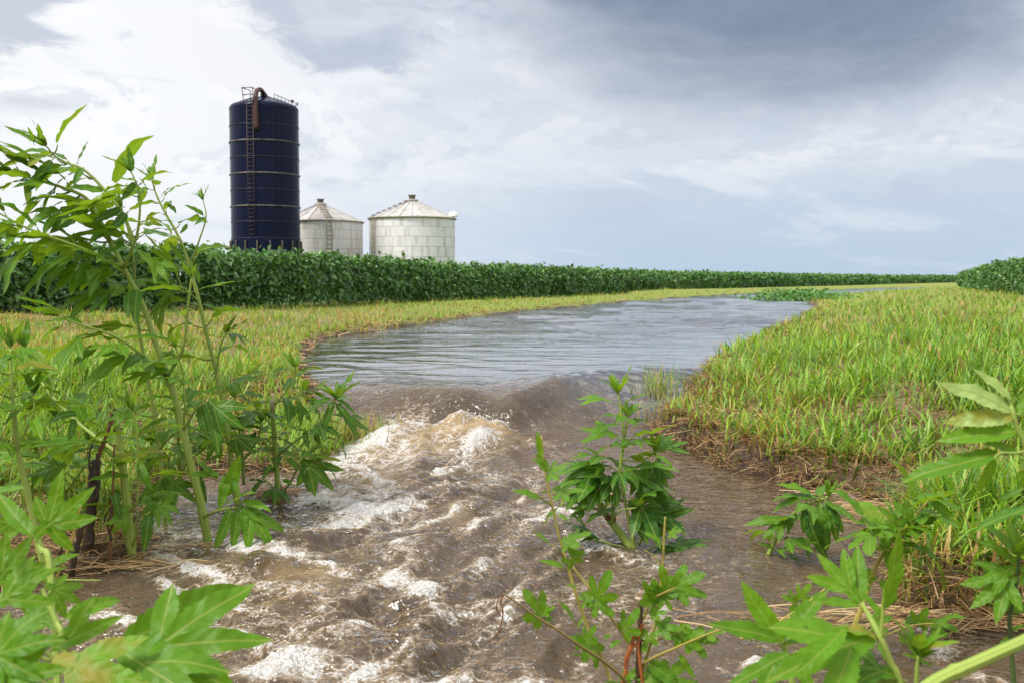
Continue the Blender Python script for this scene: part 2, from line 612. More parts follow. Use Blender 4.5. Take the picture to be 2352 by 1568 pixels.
def mat_water():
    m, t, out = new_mat('muddy_water')
    oc = t.n('ShaderNodeTexCoord').outputs['Object']
    x, y, z = t.xyz(oc)
    foam = t.n('ShaderNodeAttribute', attribute_name='foam').outputs['Fac']
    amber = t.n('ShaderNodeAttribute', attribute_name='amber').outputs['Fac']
    calm = t.n('ShaderNodeAttribute', attribute_name='calm').outputs['Fac']
    warp = t.vm('SCALE', t.noise(oc, 3.0, 3, 0.6, color=True), 0.22)
    p = t.vm('ADD', oc, warp)
    # ripples
    r1 = t.noise(t.vm('MULTIPLY', p, (8, 13, 9)), 1.0, 1.6, 0.5, 0.5)
    r2 = t.noise(t.vm('MULTIPLY', p, (21, 34, 26)), 1.0, 1.5, 0.5, 0.6)
    far1 = t.noise(t.vm('MULTIPLY', p, (2.6, 8.5, 1)), 1.0, 3, 0.6, 0.4)
    hgt_near = t.m('ADD', t.m('ADD', t.m('MULTIPLY', r1, 1.0), t.m('MULTIPLY', r2, 0.5)), t.m('MULTIPLY', t.noise(t.vm('MULTIPLY', p, (60, 85, 70)), 1.0, 1, 0.5), 0.10))
    farw = t.ss(y, 7.5, 13.0)
    # bubbles
    vo = t.n('ShaderNodeTexVoronoi', feature='F1')
    t.set(vo.inputs['Vector'], p)
    vo.inputs['Scale'].default_value = 85
    vo2 = t.n('ShaderNodeTexVoronoi', feature='F1')
    t.set(vo2.inputs['Vector'], p)
    vo2.inputs['Scale'].default_value = 190
    bub = t.m('SUBTRACT', 0.62, vo.outputs['Distance'])
    nf = t.noise(t.vm('MULTIPLY', p, (20, 26, 20)), 1.0, 6, 0.7)
    nf2 = t.noise(p, 70.0, 3, 0.7)
    F = t.m('ADD', foam, t.m('MULTIPLY', t.m('SUBTRACT', nf, 0.5), 1.15))
    F = t.m('ADD', F, t.m('MULTIPLY', t.m('SUBTRACT', nf2, 0.5), 0.6))
    F = t.m('ADD', F, t.m('MULTIPLY', t.m('SUBTRACT', bub, 0.35), 0.30))
    ve = t.n('ShaderNodeTexVoronoi', feature='DISTANCE_TO_EDGE')
    t.set(ve.inputs['Vector'], t.vm('ADD', t.vm('MULTIPLY', oc, (1.0, 1.35, 1.0)), t.vm('SCALE', t.noise(oc, 7.0, 4, 0.65, color=True), 0.30)))
    ve.inputs['Scale'].default_value = 11.0
    lace = t.ss(ve.outputs['Distance'], 0.0, 0.16, 1.0, 0.0)
    F = t.m('ADD', F, t.m('MULTIPLY', t.m('SUBTRACT', lace, 0.32), 0.40))
    mask = t.m('MULTIPLY', t.ss(F, 0.36, 0.92), 0.95)
    n1 = t.noise(p, 1.7, 4, 0.6)
    mudc = t.mix(n1, (0.045, 0.030, 0.017), (0.088, 0.060, 0.033))
    mudc = t.mix(amber, mudc, (0.27, 0.18, 0.072))  # amber of light through thin water, painted into the body colour
    mudc = t.mix(t.m('MULTIPLY', t.ss(F, 0.05, 0.5), 0.5), mudc, (0.30, 0.225, 0.14))
    h = t.m('ADD', t.m('MULTIPLY', hgt_near, t.m('SUBTRACT', 1.0, t.m('MULTIPLY', farw, 0.85))), t.m('MULTIPLY', far1, t.m('MULTIPLY', farw, 2.2)))
    h = t.m('MULTIPLY', h, calm)
    nr = bump(t, h, 0.85, 0.048)
    body = principled(t, mudc, 0.9, 0.0)
    pb = body.node
    pb.inputs['Subsurface Weight'].default_value = 0.85
    pb.inputs['Subsurface Radius'].default_value = (1.0, 0.7, 0.42)
    pb.inputs['Subsurface Scale'].default_value = 0.055
    gl = t.n('ShaderNodeBsdfGlossy')
    gl.inputs['Roughness'].default_value = 0.05
    t.set(gl.inputs['Normal'], nr)
    fr = t.n('ShaderNodeFresnel')
    t.set(fr.inputs['IOR'], t.ss(y, 6.9, 8.2, 1.5, 1.6))
    t.set(fr.inputs['Normal'], nr)
    wm = t.n('ShaderNodeMixShader')
    F1 = fr.outputs[0]
    F2 = t.m('SUBTRACT', 1.0, t.m('POWER', t.m('SUBTRACT', 1.0, F1), t.ss(y, 6.9, 8.0, 1.0, 2.6)))
    t.set(wm.inputs[0], F2)
    t.nt.links.new(body, wm.inputs[1])
    t.nt.links.new(gl.outputs[0], wm.inputs[2])
    w = wm.outputs[0]
    hf = t.m('ADD', t.m('ADD', bub, t.m('MULTIPLY', t.m('SUBTRACT', 0.6, vo2.outputs['Distance']), 0.5)), t.m('MULTIPLY', nf, 1.6))
    fc = t.mix(t.ss(t.m('ADD', nf2, t.m('MULTIPLY', bub, 0.5)), 0.35, 0.85), (0.46, 0.43, 0.395), (0.82, 0.815, 0.80))
    f = principled(t, fc, 0.38, 0.5, normal=bump(t, hf, 0.8, 0.012))
    mx = t.n('ShaderNodeMixShader')
    t.set(mx.inputs[0], mask)
    t.nt.links.new(w, mx.inputs[1])
    t.nt.links.new(f, mx.inputs[2])
    t.nt.links.new(mx.outputs[0], out.inputs[0])
    return m


def mat_drop():
    m, t, out = new_mat('spray_water')
    s = principled(t, (0.80, 0.78, 0.75), 0.12, 0.6)
    s = add_translucent(t, s, (0.85, 0.82, 0.76), 0.45)
    t.nt.links.new(s, out.inputs[0])
    return m


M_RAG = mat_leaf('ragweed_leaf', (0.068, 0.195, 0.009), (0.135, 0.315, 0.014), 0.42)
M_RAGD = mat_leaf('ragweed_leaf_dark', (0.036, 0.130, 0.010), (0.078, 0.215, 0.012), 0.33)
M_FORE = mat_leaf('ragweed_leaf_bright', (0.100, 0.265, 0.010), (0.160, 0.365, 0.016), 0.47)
M_MUL = mat_leaf('mulberry_leaf', (0.095, 0.245, 0.012), (0.155, 0.335, 0.018), 0.45, holes=False)
M_STEM = mat_stem('ragweed_stem', (0.30, 0.38, 0.070), (0.20, 0.29, 0.048))
M_STEMY = mat_stem('mulberry_stem', (0.36, 0.29, 0.055), (0.27, 0.235, 0.05), ribs=3)
M_DEAD = mat_stem('dead_stalk', (0.030, 0.022, 0.016), (0.075, 0.045, 0.028), (0.01, 0.008, 0.006))
M_RUSTST = mat_stem('red_brown_stalk', (0.21, 0.085, 0.035), (0.10, 0.045, 0.025))
M_STRAW = mat_col('straw', 0.1, 0.6, 0.3, (1, 1, 1))
M_GRASS = mat_col('grass_blades', 0.36, 0.48, 0.35)
M_SOY = mat_col('soybean_leaves', 0.22, 0.38, 0.55)
M_GROUND = mat_ground()
M_WATER = mat_water()
M_DROP = mat_drop()
M_SILO = mat_silo()
M_BAND = mat_plain('pale_rusty_band', (0.17, 0.15, 0.13), 0.5, 0.4, 0.2, scale=1.3, dark=(0.045, 0.028, 0.022))
M_SEAM = mat_plain('dark_seam', (0.010, 0.011, 0.022), 0.5)
M_LADDER = mat_plain('rusty_ladder', (0.065, 0.038, 0.034), 0.6, scale=3)
M_PIPE = mat_plain('rust_pipe', (0.075, 0.028, 0.022), 0.6, scale=2, dark=(0.03, 0.015, 0.014))
M_BINW = mat_bin('white_bin_sheet', (0.80, 0.775, 0.765))
M_BINW2 = mat_bin('cream_bin_sheet', (0.75, 0.72, 0.70))
M_ROOF = mat_roof()
M_DARK = mat_plain('dark_inside', (0.02, 0.018, 0.016), 0.8)
M_BLADDER = mat_plain('old_galvanised', (0.36, 0.31, 0.21), 0.55, 0.4, 0.2, scale=4, dark=(0.20, 0.15, 0.09))
M_CAP = mat_plain('cap_metal', (0.16, 0.13, 0.09), 0.6)
M_DOOR = mat_plain('door_metal', (0.74, 0.73, 0.71), 0.5, scale=2, dark=(0.66, 0.63, 0.58))
M_CUT = mat_plain('torn_wood', (0.62, 0.48, 0.32), 0.7)

# ------------------------------------------------------------------ water and ground
def wl_low(y):
    return -0.245 - 0.028 * np.clip(6.6 - y, 0, 6)


CREST_X = [-3, -1.1, -0.3, 0.0, 0.5, 1.0, 1.6, 4]
CREST_Y = [7.5, 7.40, 7.10, 7.02, 7.9, 8.7, 8.9, 9.0]
TOE_X = [-3, -1.1, -0.5, -0.08, 0.5, 1.0, 1.6, 4]
TOE_Y = [6.6, 6.60, 6.52, 6.50, 6.75, 6.9, 6.9, 6.9]


def level(x, y):
    yc = np.interp(x, CREST_X, CREST_Y)
    yt = np.interp(x, TOE_X, TOE_Y)
    t = np.clip((yc - y) / (yc - yt), 0, 1)
    s = t * t * (3 - 2 * t)
    return wl_low(np.minimum(y, 6.6)) * s


def P2(px, py, z):
    p = on(px, py, z)
    return (p.x, p.y)


SHORE = [(-3.4, -1.5), (-3.0, 1.6), (-2.3, 2.9)]
SHORE += [P2(40, 1352, -.34), P2(140, 1338, -.34), P2(300, 1305, -.33), P2(335, 1255, -.33), P2(285, 1200, -.31), P2(330, 1120, -.30), P2(450, 1092, -.29), P2(600, 1090, -.28),
          P2(700, 1078, -.27), P2(790, 1045, -.26), P2(835, 1018, -.25), P2(800, 985, -.18), P2(760, 950, -.08), P2(715, 915, -.02), P2(688, 870, 0), P2(686, 830, 0),
          P2(708, 784, 0), P2(800, 771, 0), P2(980, 745, 0), P2(1200, 716, 0), P2(1400, 697, 0), P2(1530, 687, 0), P2(1700, 676, 0), P2(1890, 666.5, 0),
          P2(2030, 662, 0), P2(2120, 660.5, 0)]
SHORE += [P2(2125, 664, 0), P2(2020, 669, 0), P2(1890, 684, 0), P2(1862, 694, 0), P2(1880, 708, 0), P2(1830, 735, 0), P2(1770, 765, 0), P2(1660, 822, 0), P2(1590, 865, 0), P2(1575, 905, -.02),
          P2(1545, 945, -.12), P2(1512, 985, -.24), P2(1530, 1012, -.27), P2(1610, 1052, -.28), P2(1700, 1090, -.285), P2(1850, 1122, -.29), P2(2010, 1152, -.30),
          P2(2120, 1185, -.30), P2(2105, 1240, -.31), P2(2062, 1275, -.32), P2(2066, 1340, -.33), P2(2075, 1392, -.335), P2(2160, 1415, -.335), P2(2352, 1432, -.34), (3.4, 2.6), (3.2, -1.5)]
SHORE = np.array(SHORE)


def shore_dist(x, y):
    """signed distance to the water's edge: positive on land"""
    x = np.asarray(x, float).ravel()
    y = np.asarray(y, float).ravel()
    d2 = np.full(x.shape, 1e18)
    ins = np.zeros(x.shape, bool)
    n = len(SHORE)
    for i in range(n):
        ax, ay = SHORE[i]
        bx, by = SHORE[(i + 1) % n]
        ex, ey = bx - ax, by - ay
        t = np.clip(((x - ax) * ex + (y - ay) * ey) / (ex * ex + ey * ey + 1e-12), 0, 1)
        d2 = np.minimum(d2, (x - ax - t * ex) ** 2 + (y - ay - t * ey) ** 2)
        c = ((ay > y) != (by > y)) & (x < (bx - ax) * (y - ay) / (by - ay + 1e-12) + ax)
        ins ^= c
    d = np.sqrt(d2)
    return np.where(ins, -d, d)


def ground_z(x, y, d=None, rough=True):
    x = np.asarray(x, float)
    y = np.asarray(y, float)
    if d is None:
        d = shore_dist(x, y).reshape(x.shape)
    d = d + (perlin(x * 2.3, y * 2.3, 5) * 0.10 + perlin(x * 7, y * 7, 6) * 0.035) * np.clip(y / 6, 0.3, 3)
    wl = level(x, y)
    left = x < np.interp(y, [0, 7, 13, 40], [-0.4, 0, 0, 5])
    cap = np.interp(y, [0, 15, 20, 29, 40, 50, 75, 120], [0.30, 0.32, 0.29, 0.17, 0.12, 0.08, 0.03, 0.0])
    cap = np.where(left, cap, np.interp(y, [0, 8, 20, 34, 60, 120], [0.16, 0.2, 0.28, 0.30, 0.15, 0.0]))
    h1 = np.where(left, 0.045, np.where(y < 8.0, 0.15, 0.05))
    target = np.minimum(cap, 0.04 + 0.045 * np.clip(d, 0, None))
    up = wl + h1 * sstep(d, 0, np.where(left, 0.15, 0.045)) + np.maximum(target - wl - h1, 0) * sstep(d, 0.0, np.where(left, 1.9, 1.5))
    dn = wl - np.clip(-d * 0.6, 0, 0.35)
    z = np.where(d > 0, up, dn)
    if rough:
        z = z + np.where(d > -0.05, 1, 0) * (fbm(x * 3.1, y * 3.1, 3, 40) * 0.012)
    return z


def fan(Ys, us, x0=0.0):
    Y, U = np.meshgrid(Ys, us, indexing='ij')
    X = U * (Y + 1.0) + x0
    return X, Y


def grid_faces(nr, nc):
    i = np.arange(nr * nc).reshape(nr, nc)
    return np.stack([i[:-1, :-1].ravel(), i[:-1, 1:].ravel(), i[1:, 1:].ravel(), i[1:, :-1].ravel()], 1)


HP = np.array([(-14, 4.0), (-12, 8.0), (-9.3, 12.4), (-7.6, 14.8), (-6.1, 17.0), (-4.3, 20.2), (-2.1, 27.0), (2.0, 36.0), (7.0, 50.0), (20.0, 74.0), (40.0, 110.0), (95.0, 200.0)])
RP = np.array([(11.5, 20.0), (14.2, 27.0), (19.0, 40.0), (36.0, 80.0), (70.0, 150.0)])


def build_ground():
    Ys = np.concatenate([np.linspace(-3, 1.5, 16)[:-1], np.geomspace(2.5, 16, 330) - 1.0, np.geomspace(15.2, 220, 120), np.geomspace(240, 6000, 14)])
    Ys = np.unique(Ys)
    us = np.concatenate([np.linspace(-3.5, -0.95, 24)[:-1], np.linspace(-0.95, 0.95, 360), np.linspace(0.95, 3.5, 24)[1:]])
    Y, U = np.meshgrid(Ys, us, indexing='ij')
    X = U * np.maximum(Y + 1.0, 4.0)
    d = shore_dist(X, Y).reshape(X.shape)
    Z = ground_z(X, Y, d)
    Z[:, :] = np.where(Y > 200, np.minimum(Z, 0.0), Z)
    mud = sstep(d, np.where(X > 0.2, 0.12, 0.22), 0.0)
    V = np.stack([X.ravel(), Y.ravel(), Z.ravel()], 1)
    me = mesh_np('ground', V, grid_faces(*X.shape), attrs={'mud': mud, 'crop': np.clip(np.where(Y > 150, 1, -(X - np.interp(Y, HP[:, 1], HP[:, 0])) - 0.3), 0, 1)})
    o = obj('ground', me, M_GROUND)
    o['kind'] = 'structure'


build_ground()

# foam: (px, py, length px, thickness px, slope deg in the picture, strength)
FOAM = [
    (925, 1012, 150, 34, -6, 1.10), (1088, 974, 90, 13, 8, 0.95), (860, 1045, 160, 60, -15, 1.0), (780, 1075, 110, 44, 10, 0.85),
    (745, 1095, 130, 34, 18, 0.75), (900, 1080, 120, 60, 0, 0.30), (850, 1140, 150, 24, 12, 0.55), (760, 1165, 160, 30, 8, 0.85), (860, 1190, 170, 44, -4, 1.0), (790, 1215, 160, 30, -8, 0.75),
    (1000, 1130, 130, 26, -22, 0.6), (1010, 1112, 40, 20, -30, 0.9), (1140, 1030, 260, 22, -6, 0.55), (1080, 1062, 140, 22, -22, 0.7), (1200, 1010, 200, 16, -2, 0.55), (1300, 1000, 160, 14, 4, 0.4),
    (430, 1300, 180, 26, 22, 0.9), (560, 1272, 110, 34, 12, 1.0), (640, 1285, 150, 18, 4, 0.8), (760, 1310, 180, 18, 14, 0.8), (900, 1330, 150, 26, 10, 0.85), (960, 1352, 110, 44, 20, 1.1),
    (500, 1365, 100, 44, 28, 1.0), (410, 1345, 110, 24, 30, 0.7), (400, 1215, 200, 40, 6, 0.45), (450, 1180, 160, 30, 0, 0.35), (360, 1240, 110, 30, 10, 0.5),
    (700, 1235, 180, 30, -10, 0.4), (640, 1210, 140, 30, 10, 0.3), (980, 1230, 240, 18, -32, 0.4), (1100, 1215, 240, 20, -33, 0.55), (1230, 1205, 110, 22, -10, 0.75), (1120, 1290, 220, 16, -28, 0.35),
    (1260, 1188, 110, 22, -8, 0.8), (1330, 1240, 150, 20, 2, 0.55), (1400, 1262, 130, 16, 8, 0.6), (690, 1520, 240, 60, -4, 1.0), (840, 1530, 110, 36, -16, 0.9), (560, 1460, 160, 20, 24, 0.5),
    (850, 1420, 200, 22, -16, 0.5), (1000, 1470, 240, 18, -32, 0.5), (1120, 1420, 180, 22, -36, 0.5), (1200, 1340, 200, 18, -30, 0.4), (1330, 1480, 220, 26, -58, 0.5), (1290, 1400, 150, 20, -50, 0.45),
    (1000, 1555, 160, 22, -6, 0.55), (1220, 1545, 160, 26, -14, 0.55), (1390, 1350, 100, 18, -30, 0.45), (1320, 1540, 120, 30, -40, 0.55), (1505, 1420, 120, 26, -60, 0.6),
    (1725, 1495, 60, 20, -10, 0.95), (1655, 1500, 60, 12, -6, 0.6), (2165, 1462, 60, 26, -5, 1.0), (2255, 1515, 50, 24, 20, 0.9), (2300, 1530, 60, 20, 20, 0.8), (1690, 1530, 40, 14, 0, 0.6),
    (2130, 1418, 120, 14, 3, 0.55), (1945, 1140, 80, 14, 8, 0.75), (1965, 1160, 70, 12, 16, 0.55), (260, 1400, 200, 50, 20, 0.45), (120, 1400, 200, 40, 0, 0.4), (220, 1470, 160, 40, 10, 0.4),
    (1330, 970, 140, 26, -20, 0.45), (1420, 960, 120, 24, -25, 0.45), (760, 1010, 60, 20, 0, 0.5), (690, 1130, 90, 26, 10, 0.5), (1500, 1290, 120, 14, 5, 0.35), (620, 1340, 200, 30, 10, 0.15),
]


def water_shape(X, Y):
    """height, foam, amber, calm for the water surface"""
    lev = level(X, Y)
    ax = np.interp(Y, [1.5, 3.0, 4.5, 6.3], [-0.55, -0.45, -0.40, -0.35])
    wd = np.interp(Y, [1.5, 3.0, 4.5, 6.3], [1.0, 1.0, 0.95, 0.75])
    lower = sstep(6.7 - Y, 0.0, 0.5)
    turb = np.exp(-((X - ax) / wd) ** 2) * lower
    wx = X + 0.10 * perlin(X * 2.1, Y * 2.1, 3)
    wy = Y + 0.14 * perlin(X * 1.9 + 7, Y * 1.9, 4)
    # chop with rounded crests, running across the flow
    bl = sstep(X, -1.0, -0.35)
    acr_r, aln_r = wx * 0.88 - wy * 0.47, wx * 0.47 + wy * 0.88
    acr_l, aln_l = wx * 0.35 + wy * 0.94, wx * 0.94 - wy * 0.35
    def flow(fa, fl, seed):
        return perlin(acr_r * fa, aln_r * fl, seed) * bl + perlin(acr_l * fa, aln_l * fl, seed + 500) * (1 - bl)
    a1 = 1 - 2.2 * np.sqrt(flow(2.6, 1.3, 11) ** 2 + 0.012)
    a2 = 1 - 2.2 * np.sqrt(flow(5.6, 3.2, 12) ** 2 + 0.015)
    a3 = fbm(wx * 11, wy * 14, 3, 13)
    a4 = fbm(wx * 27, wy * 36, 2, 14)
    amp = 0.12 + 0.95 * turb
    h = lower * amp * (0.036 * a1 + 0.026 * a2 + 0.009 * a3 + 0.0028 * a4)
    # tongue of smooth water with two diagonal ridges
    up = 1 - lower
    def ridge(x1, y1, x2, y2, amp_, w):
        ex, ey = x2 - x1, y2 - y1
        L2 = ex * ex + ey * ey
        t = np.clip(((X - x1) * ex + (Y - y1) * ey) / L2, 0, 1)
        dd = np.hypot(X - x1 - t * ex, Y - y1 - t * ey)
        return amp_ * np.exp(-(dd / w) ** 2) * (1 - 0.6 * t)
    h += ridge(0.02, 6.80, 0.36, 7.45, 0.060, 0.12) + ridge(0.36, 7.45, 1.0, 8.3, 0.045, 0.15) + ridge(-0.35, 7.0, -0.95, 7.3, 0.035, 0.12) + ridge(0.0, 7.5, 1.2, 8.75, 0.035, 0.16)
    h -= ridge(-0.15, 6.80, -0.05, 7.7, 0.035, 0.17)
    near_up = np.exp(-((Y - 8.3) / 2.2) ** 2) * up
    h += near_up * (0.008 * (1 - 2 * np.abs(perlin(wx * 0.9 + 0.5 * wy, wy * 1.9, 21))) + 0.0045 * fbm(wx * 2.6, wy * 5.5, 3, 22))
    h += np.exp(-((Y - 7.4) / 0.9) ** 2) * up * sstep(X, -0.05, 0.5) * 0.022 * fbm(wx * 5, wy * 7, 3, 23)
    farw = sstep(Y, 9.0, 12) * up
    h += sstep(Y, 12, 18) * up * np.clip(1.3 - Y / 90, 0.3, 1) * 0.060 * fbm(wx * 0.35, wy * 0.75, 3, 26)
    h += farw * np.clip(1.2 - Y / 60, 0.1, 1) * 0.008 * fbm(wx * 0.9, wy * 2.6, 3, 24)
    # the standing roller at the foot of the drop
    xs = X
    yr = 6.30 + 0.28 * (xs + 0.30) + 0.05 * perlin(xs * 5, Y * 0 + 3.3, 31)
    A = np.interp(xs, [-1.5, -1.2, -0.9, -0.62, -0.45, -0.27, -0.05, 0.06, 0.3], [0.0, 0.03, 0.09, 0.11, 0.12, 0.165, 0.10, 0.02, 0.0])
    A = A * (1 + 0.25 * perlin(xs * 9, Y * 5, 32))
    dy = Y - yr
    h += A * np.where(dy > 0, np.exp(-(dy / 0.10) ** 2), np.exp(-(dy / 0.36) ** 2))
    # smaller standing waves downstream
    for cx, cy, sx, sy, am in ((-0.20, 4.88, 0.14, 0.10, 0.06), (-0.75, 5.1, 0.30, 0.10, 0.045), (-0.95, 4.05, 0.22, 0.12, 0.05), (-0.40, 5.55, 0.18, 0.10, 0.05),
                               (-0.35, 3.95, 0.18, 0.10, 0.05), (-0.98, 3.75, 0.12, 0.08, 0.035), (-0.72, 3.3, 0.2, 0.1, 0.025), (0.90, 4.0, 0.22, 0.10, 0.025), (0.05, 4.4, 0.3, 0.10, 0.02),
                               (-0.3, 3.0, 0.14, 0.1, 0.02)):
        dd = Y - cy - 0.3 * (X - cx)
        h += am * np.exp(-((X - cx) / sx) ** 2) * np.where(dd > 0, np.exp(-(dd / (sy * 0.7)) ** 2), np.exp(-(dd / (sy * 2)) ** 2))
    # foam
    foam = np.zeros_like(X)
    zz = lev
    for px, py, ln, th, sl, st in FOAM:
        c = on(px, py, -0.30)
        ca, sa = math.cos(R(sl)), math.sin(R(sl))
        e = on(px + ln / 2 * ca, py + ln / 2 * sa, -0.30) - c
        f = on(px - th / 2 * sa, py + th / 2 * ca, -0.30) - c
        # solve in the plane for an ellipse with half axes e and f
        det = e.x * f.y - e.y * f.x
        rx, ry = X - c.x, Y - c.y
        a = (rx * f.y - ry * f.x) / det
        b = (e.x * ry - e.y * rx) / det
        b = b + 0.35 * perlin(X * 5, Y * 5, 51)
        g = np.exp(-(a * a * 0.8 + b * b * 0.8))
        foam = np.maximum(foam, st * g)
    streak = flow(9, 3.0, 61) + 0.6 * flow(19, 8, 63) + 0.4 * flow(38, 20, 64)
    rid = 1 - np.abs(flow(4.2, 1.3, 62)) * 2.8
    foam = foam * (1.02 + 0.25 * streak) + turb * (0.09 + 0.30 * streak + 0.25 * np.clip(rid, -0.6, 1)) + lower * 0.10 * np.clip(rid, -1, 1) - 0.06
    foam = foam * np.where(Y > 7.2, 0, 1) - 0.35 * up
    foam += np.exp(-((dy - 0.015) / 0.04) ** 2) * np.clip(A / 0.12, 0, 1) * 0.35 - 0.45 * np.exp(-((X + 0.2) / 0.2) ** 2 - ((dy + 0.13) / 0.10) ** 2)
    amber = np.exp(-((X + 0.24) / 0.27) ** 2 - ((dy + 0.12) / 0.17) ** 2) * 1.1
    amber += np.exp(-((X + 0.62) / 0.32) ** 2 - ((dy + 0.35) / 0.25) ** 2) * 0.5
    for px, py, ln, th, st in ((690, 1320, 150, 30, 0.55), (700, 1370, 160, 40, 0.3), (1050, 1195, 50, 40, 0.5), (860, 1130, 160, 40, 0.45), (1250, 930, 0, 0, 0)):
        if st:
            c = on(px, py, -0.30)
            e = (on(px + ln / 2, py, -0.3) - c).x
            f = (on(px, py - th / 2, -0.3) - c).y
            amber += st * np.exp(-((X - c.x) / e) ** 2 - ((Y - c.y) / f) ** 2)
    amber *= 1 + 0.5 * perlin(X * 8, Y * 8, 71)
    h += lower * np.clip(foam - 0.35, 0, 0.8) * (0.018 + 0.012 * fbm(X * 22, Y * 22, 2, 72))
    calm = 0.62 * (1 - up) + 0.60 * turb + up * (0.06 + 0.13 * sstep(Y, 10.5, 19) + 0.60 * np.exp(-((Y - 7.1) / 0.55) ** 2))
    return lev + h, foam, np.clip(amber, 0, 1), calm


def build_water():
    # rows follow the perspective: fine close by, coarse far off
    Ys = np.concatenate([np.linspace(-1.2, 1.9, 14)[:-1], 1.13 * FPX / np.linspace(1340, 355, 420), 0.98 * FPX / np.linspace(330, 150, 110), np.geomspace(15.3, 120, 110)])
    Ys = np.unique(Ys)
    us = np.concatenate([np.linspace(-1.2, -0.52, 60)[:-1], np.linspace(-0.52, 0.46, 520), np.linspace(0.46, 1.0, 60)[1:]])
    X, Y = fan(Ys, us)
    d = shore_dist(X, Y).reshape(X.shape)
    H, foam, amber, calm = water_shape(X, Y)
    shal = sstep(d, -0.25, 0.05)
    H = np.where(d > -0.4, H * (1 - 0.6 * shal) + level(X, Y) * 0.6 * shal, H)
    foam = foam + 0.10 * shal * (Y < 6)
    f = grid_faces(*X.shape)
    keep = (d.ravel()[f] < np.where(Y.ravel()[f] > 9, 0.8, 0.3)).any(1)
    f = f[keep]
    used = np.unique(f)
    mp = np.full(X.size, -1)
    mp[used] = np.arange(len(used))
    V = np.stack([X.ravel(), Y.ravel(), H.ravel()], 1)[used]
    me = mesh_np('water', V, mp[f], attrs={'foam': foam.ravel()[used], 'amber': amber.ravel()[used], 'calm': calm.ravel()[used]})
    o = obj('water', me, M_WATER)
    o['kind'] = 'structure'


build_water()

# ------------------------------------------------------------------ blue silo and grain bins
def curved_panel(r, a0, a1, z0, z1, th, seg=4):
    mb = MB()
    vs, fs = [], []
    for i in range(seg + 1):
        a = a0 + (a1 - a0) * i / seg
        for rr in (r, r - th):
            for z in (z0, z1):
                vs.append((math.sin(a) * rr, -math.cos(a) * rr, z))
    for i in range(seg):
        b = i * 4
        fs += [(b, b + 4, b + 5, b + 1), (b + 1, b + 5, b + 7, b + 3), (b + 2, b + 3, b + 7, b + 6), (b, b + 2, b + 6, b + 4)]
    fs += [(0, 1, 3, 2), (seg * 4, seg * 4 + 2, seg * 4 + 3, seg * 4 + 1)]
    mb.add(vs, fs)
    return mb


def lathe(prof, n=48):
    mb = MB()
    vs, fs = [], []
    for r, z in prof:
        for k in range(n):
            a = 2 * math.pi * k / n
            vs.append((math.sin(a) * r, -math.cos(a) * r, z))
    for i in range(len(prof) - 1):
        for k in range(n):
            k2 = (k + 1) % n
            fs.append((i * n + k, i * n + k2, (i + 1) * n + k2, (i + 1) * n + k))
    mb.add(vs, fs)
    return mb


def ring(r, z, h, th, n=64):
    return lathe([(r - 0.02, z - h / 2), (r + th, z - h / 2), (r + th, z + h / 2), (r - 0.02, z + h / 2)], n)


def polar(r, a, z):
    return Vector((math.sin(a) * r, -math.cos(a) * r, z))


def ladder(parent, r, a, z0, z1, width, mat, step=0.42, rr=0.035, gap=0.22, name='ladder'):
    root = bpy.data.objects.new(name, None)
    COL.objects.link(root)
    root.parent = parent
    root.location = polar(r + gap, a, z0)
    root.rotation_euler.z = a
    for s in (-1, 1):
        mb = MB()
        mb.tube([(s * width / 2, 0, 0), (s * width / 2, 0, z1 - z0)], rr, 6)
        obj('rail', mb.mesh('rail'), mat, root)
    mb = MB()
    mb.tube([(-width / 2, 0, 0), (width / 2, 0, 0)], rr * 0.75, 5)
    me = mb.mesh('rung')
    z = 0.2
    while z < z1 - z0:
        obj('rung', me, mat, root, (0, 0, z))
        z += step
    mb = MB()
    k = 1.0
    while k < z1 - z0:
        for s in (-1, 1):
            mb.tube([(s * width / 2, 0, k), (s * width / 2, gap, k)], rr * 0.7, 5)
        k += 2.2
    obj('wall_bracket', mb.mesh('wall_bracket'), mat, root)
    return root


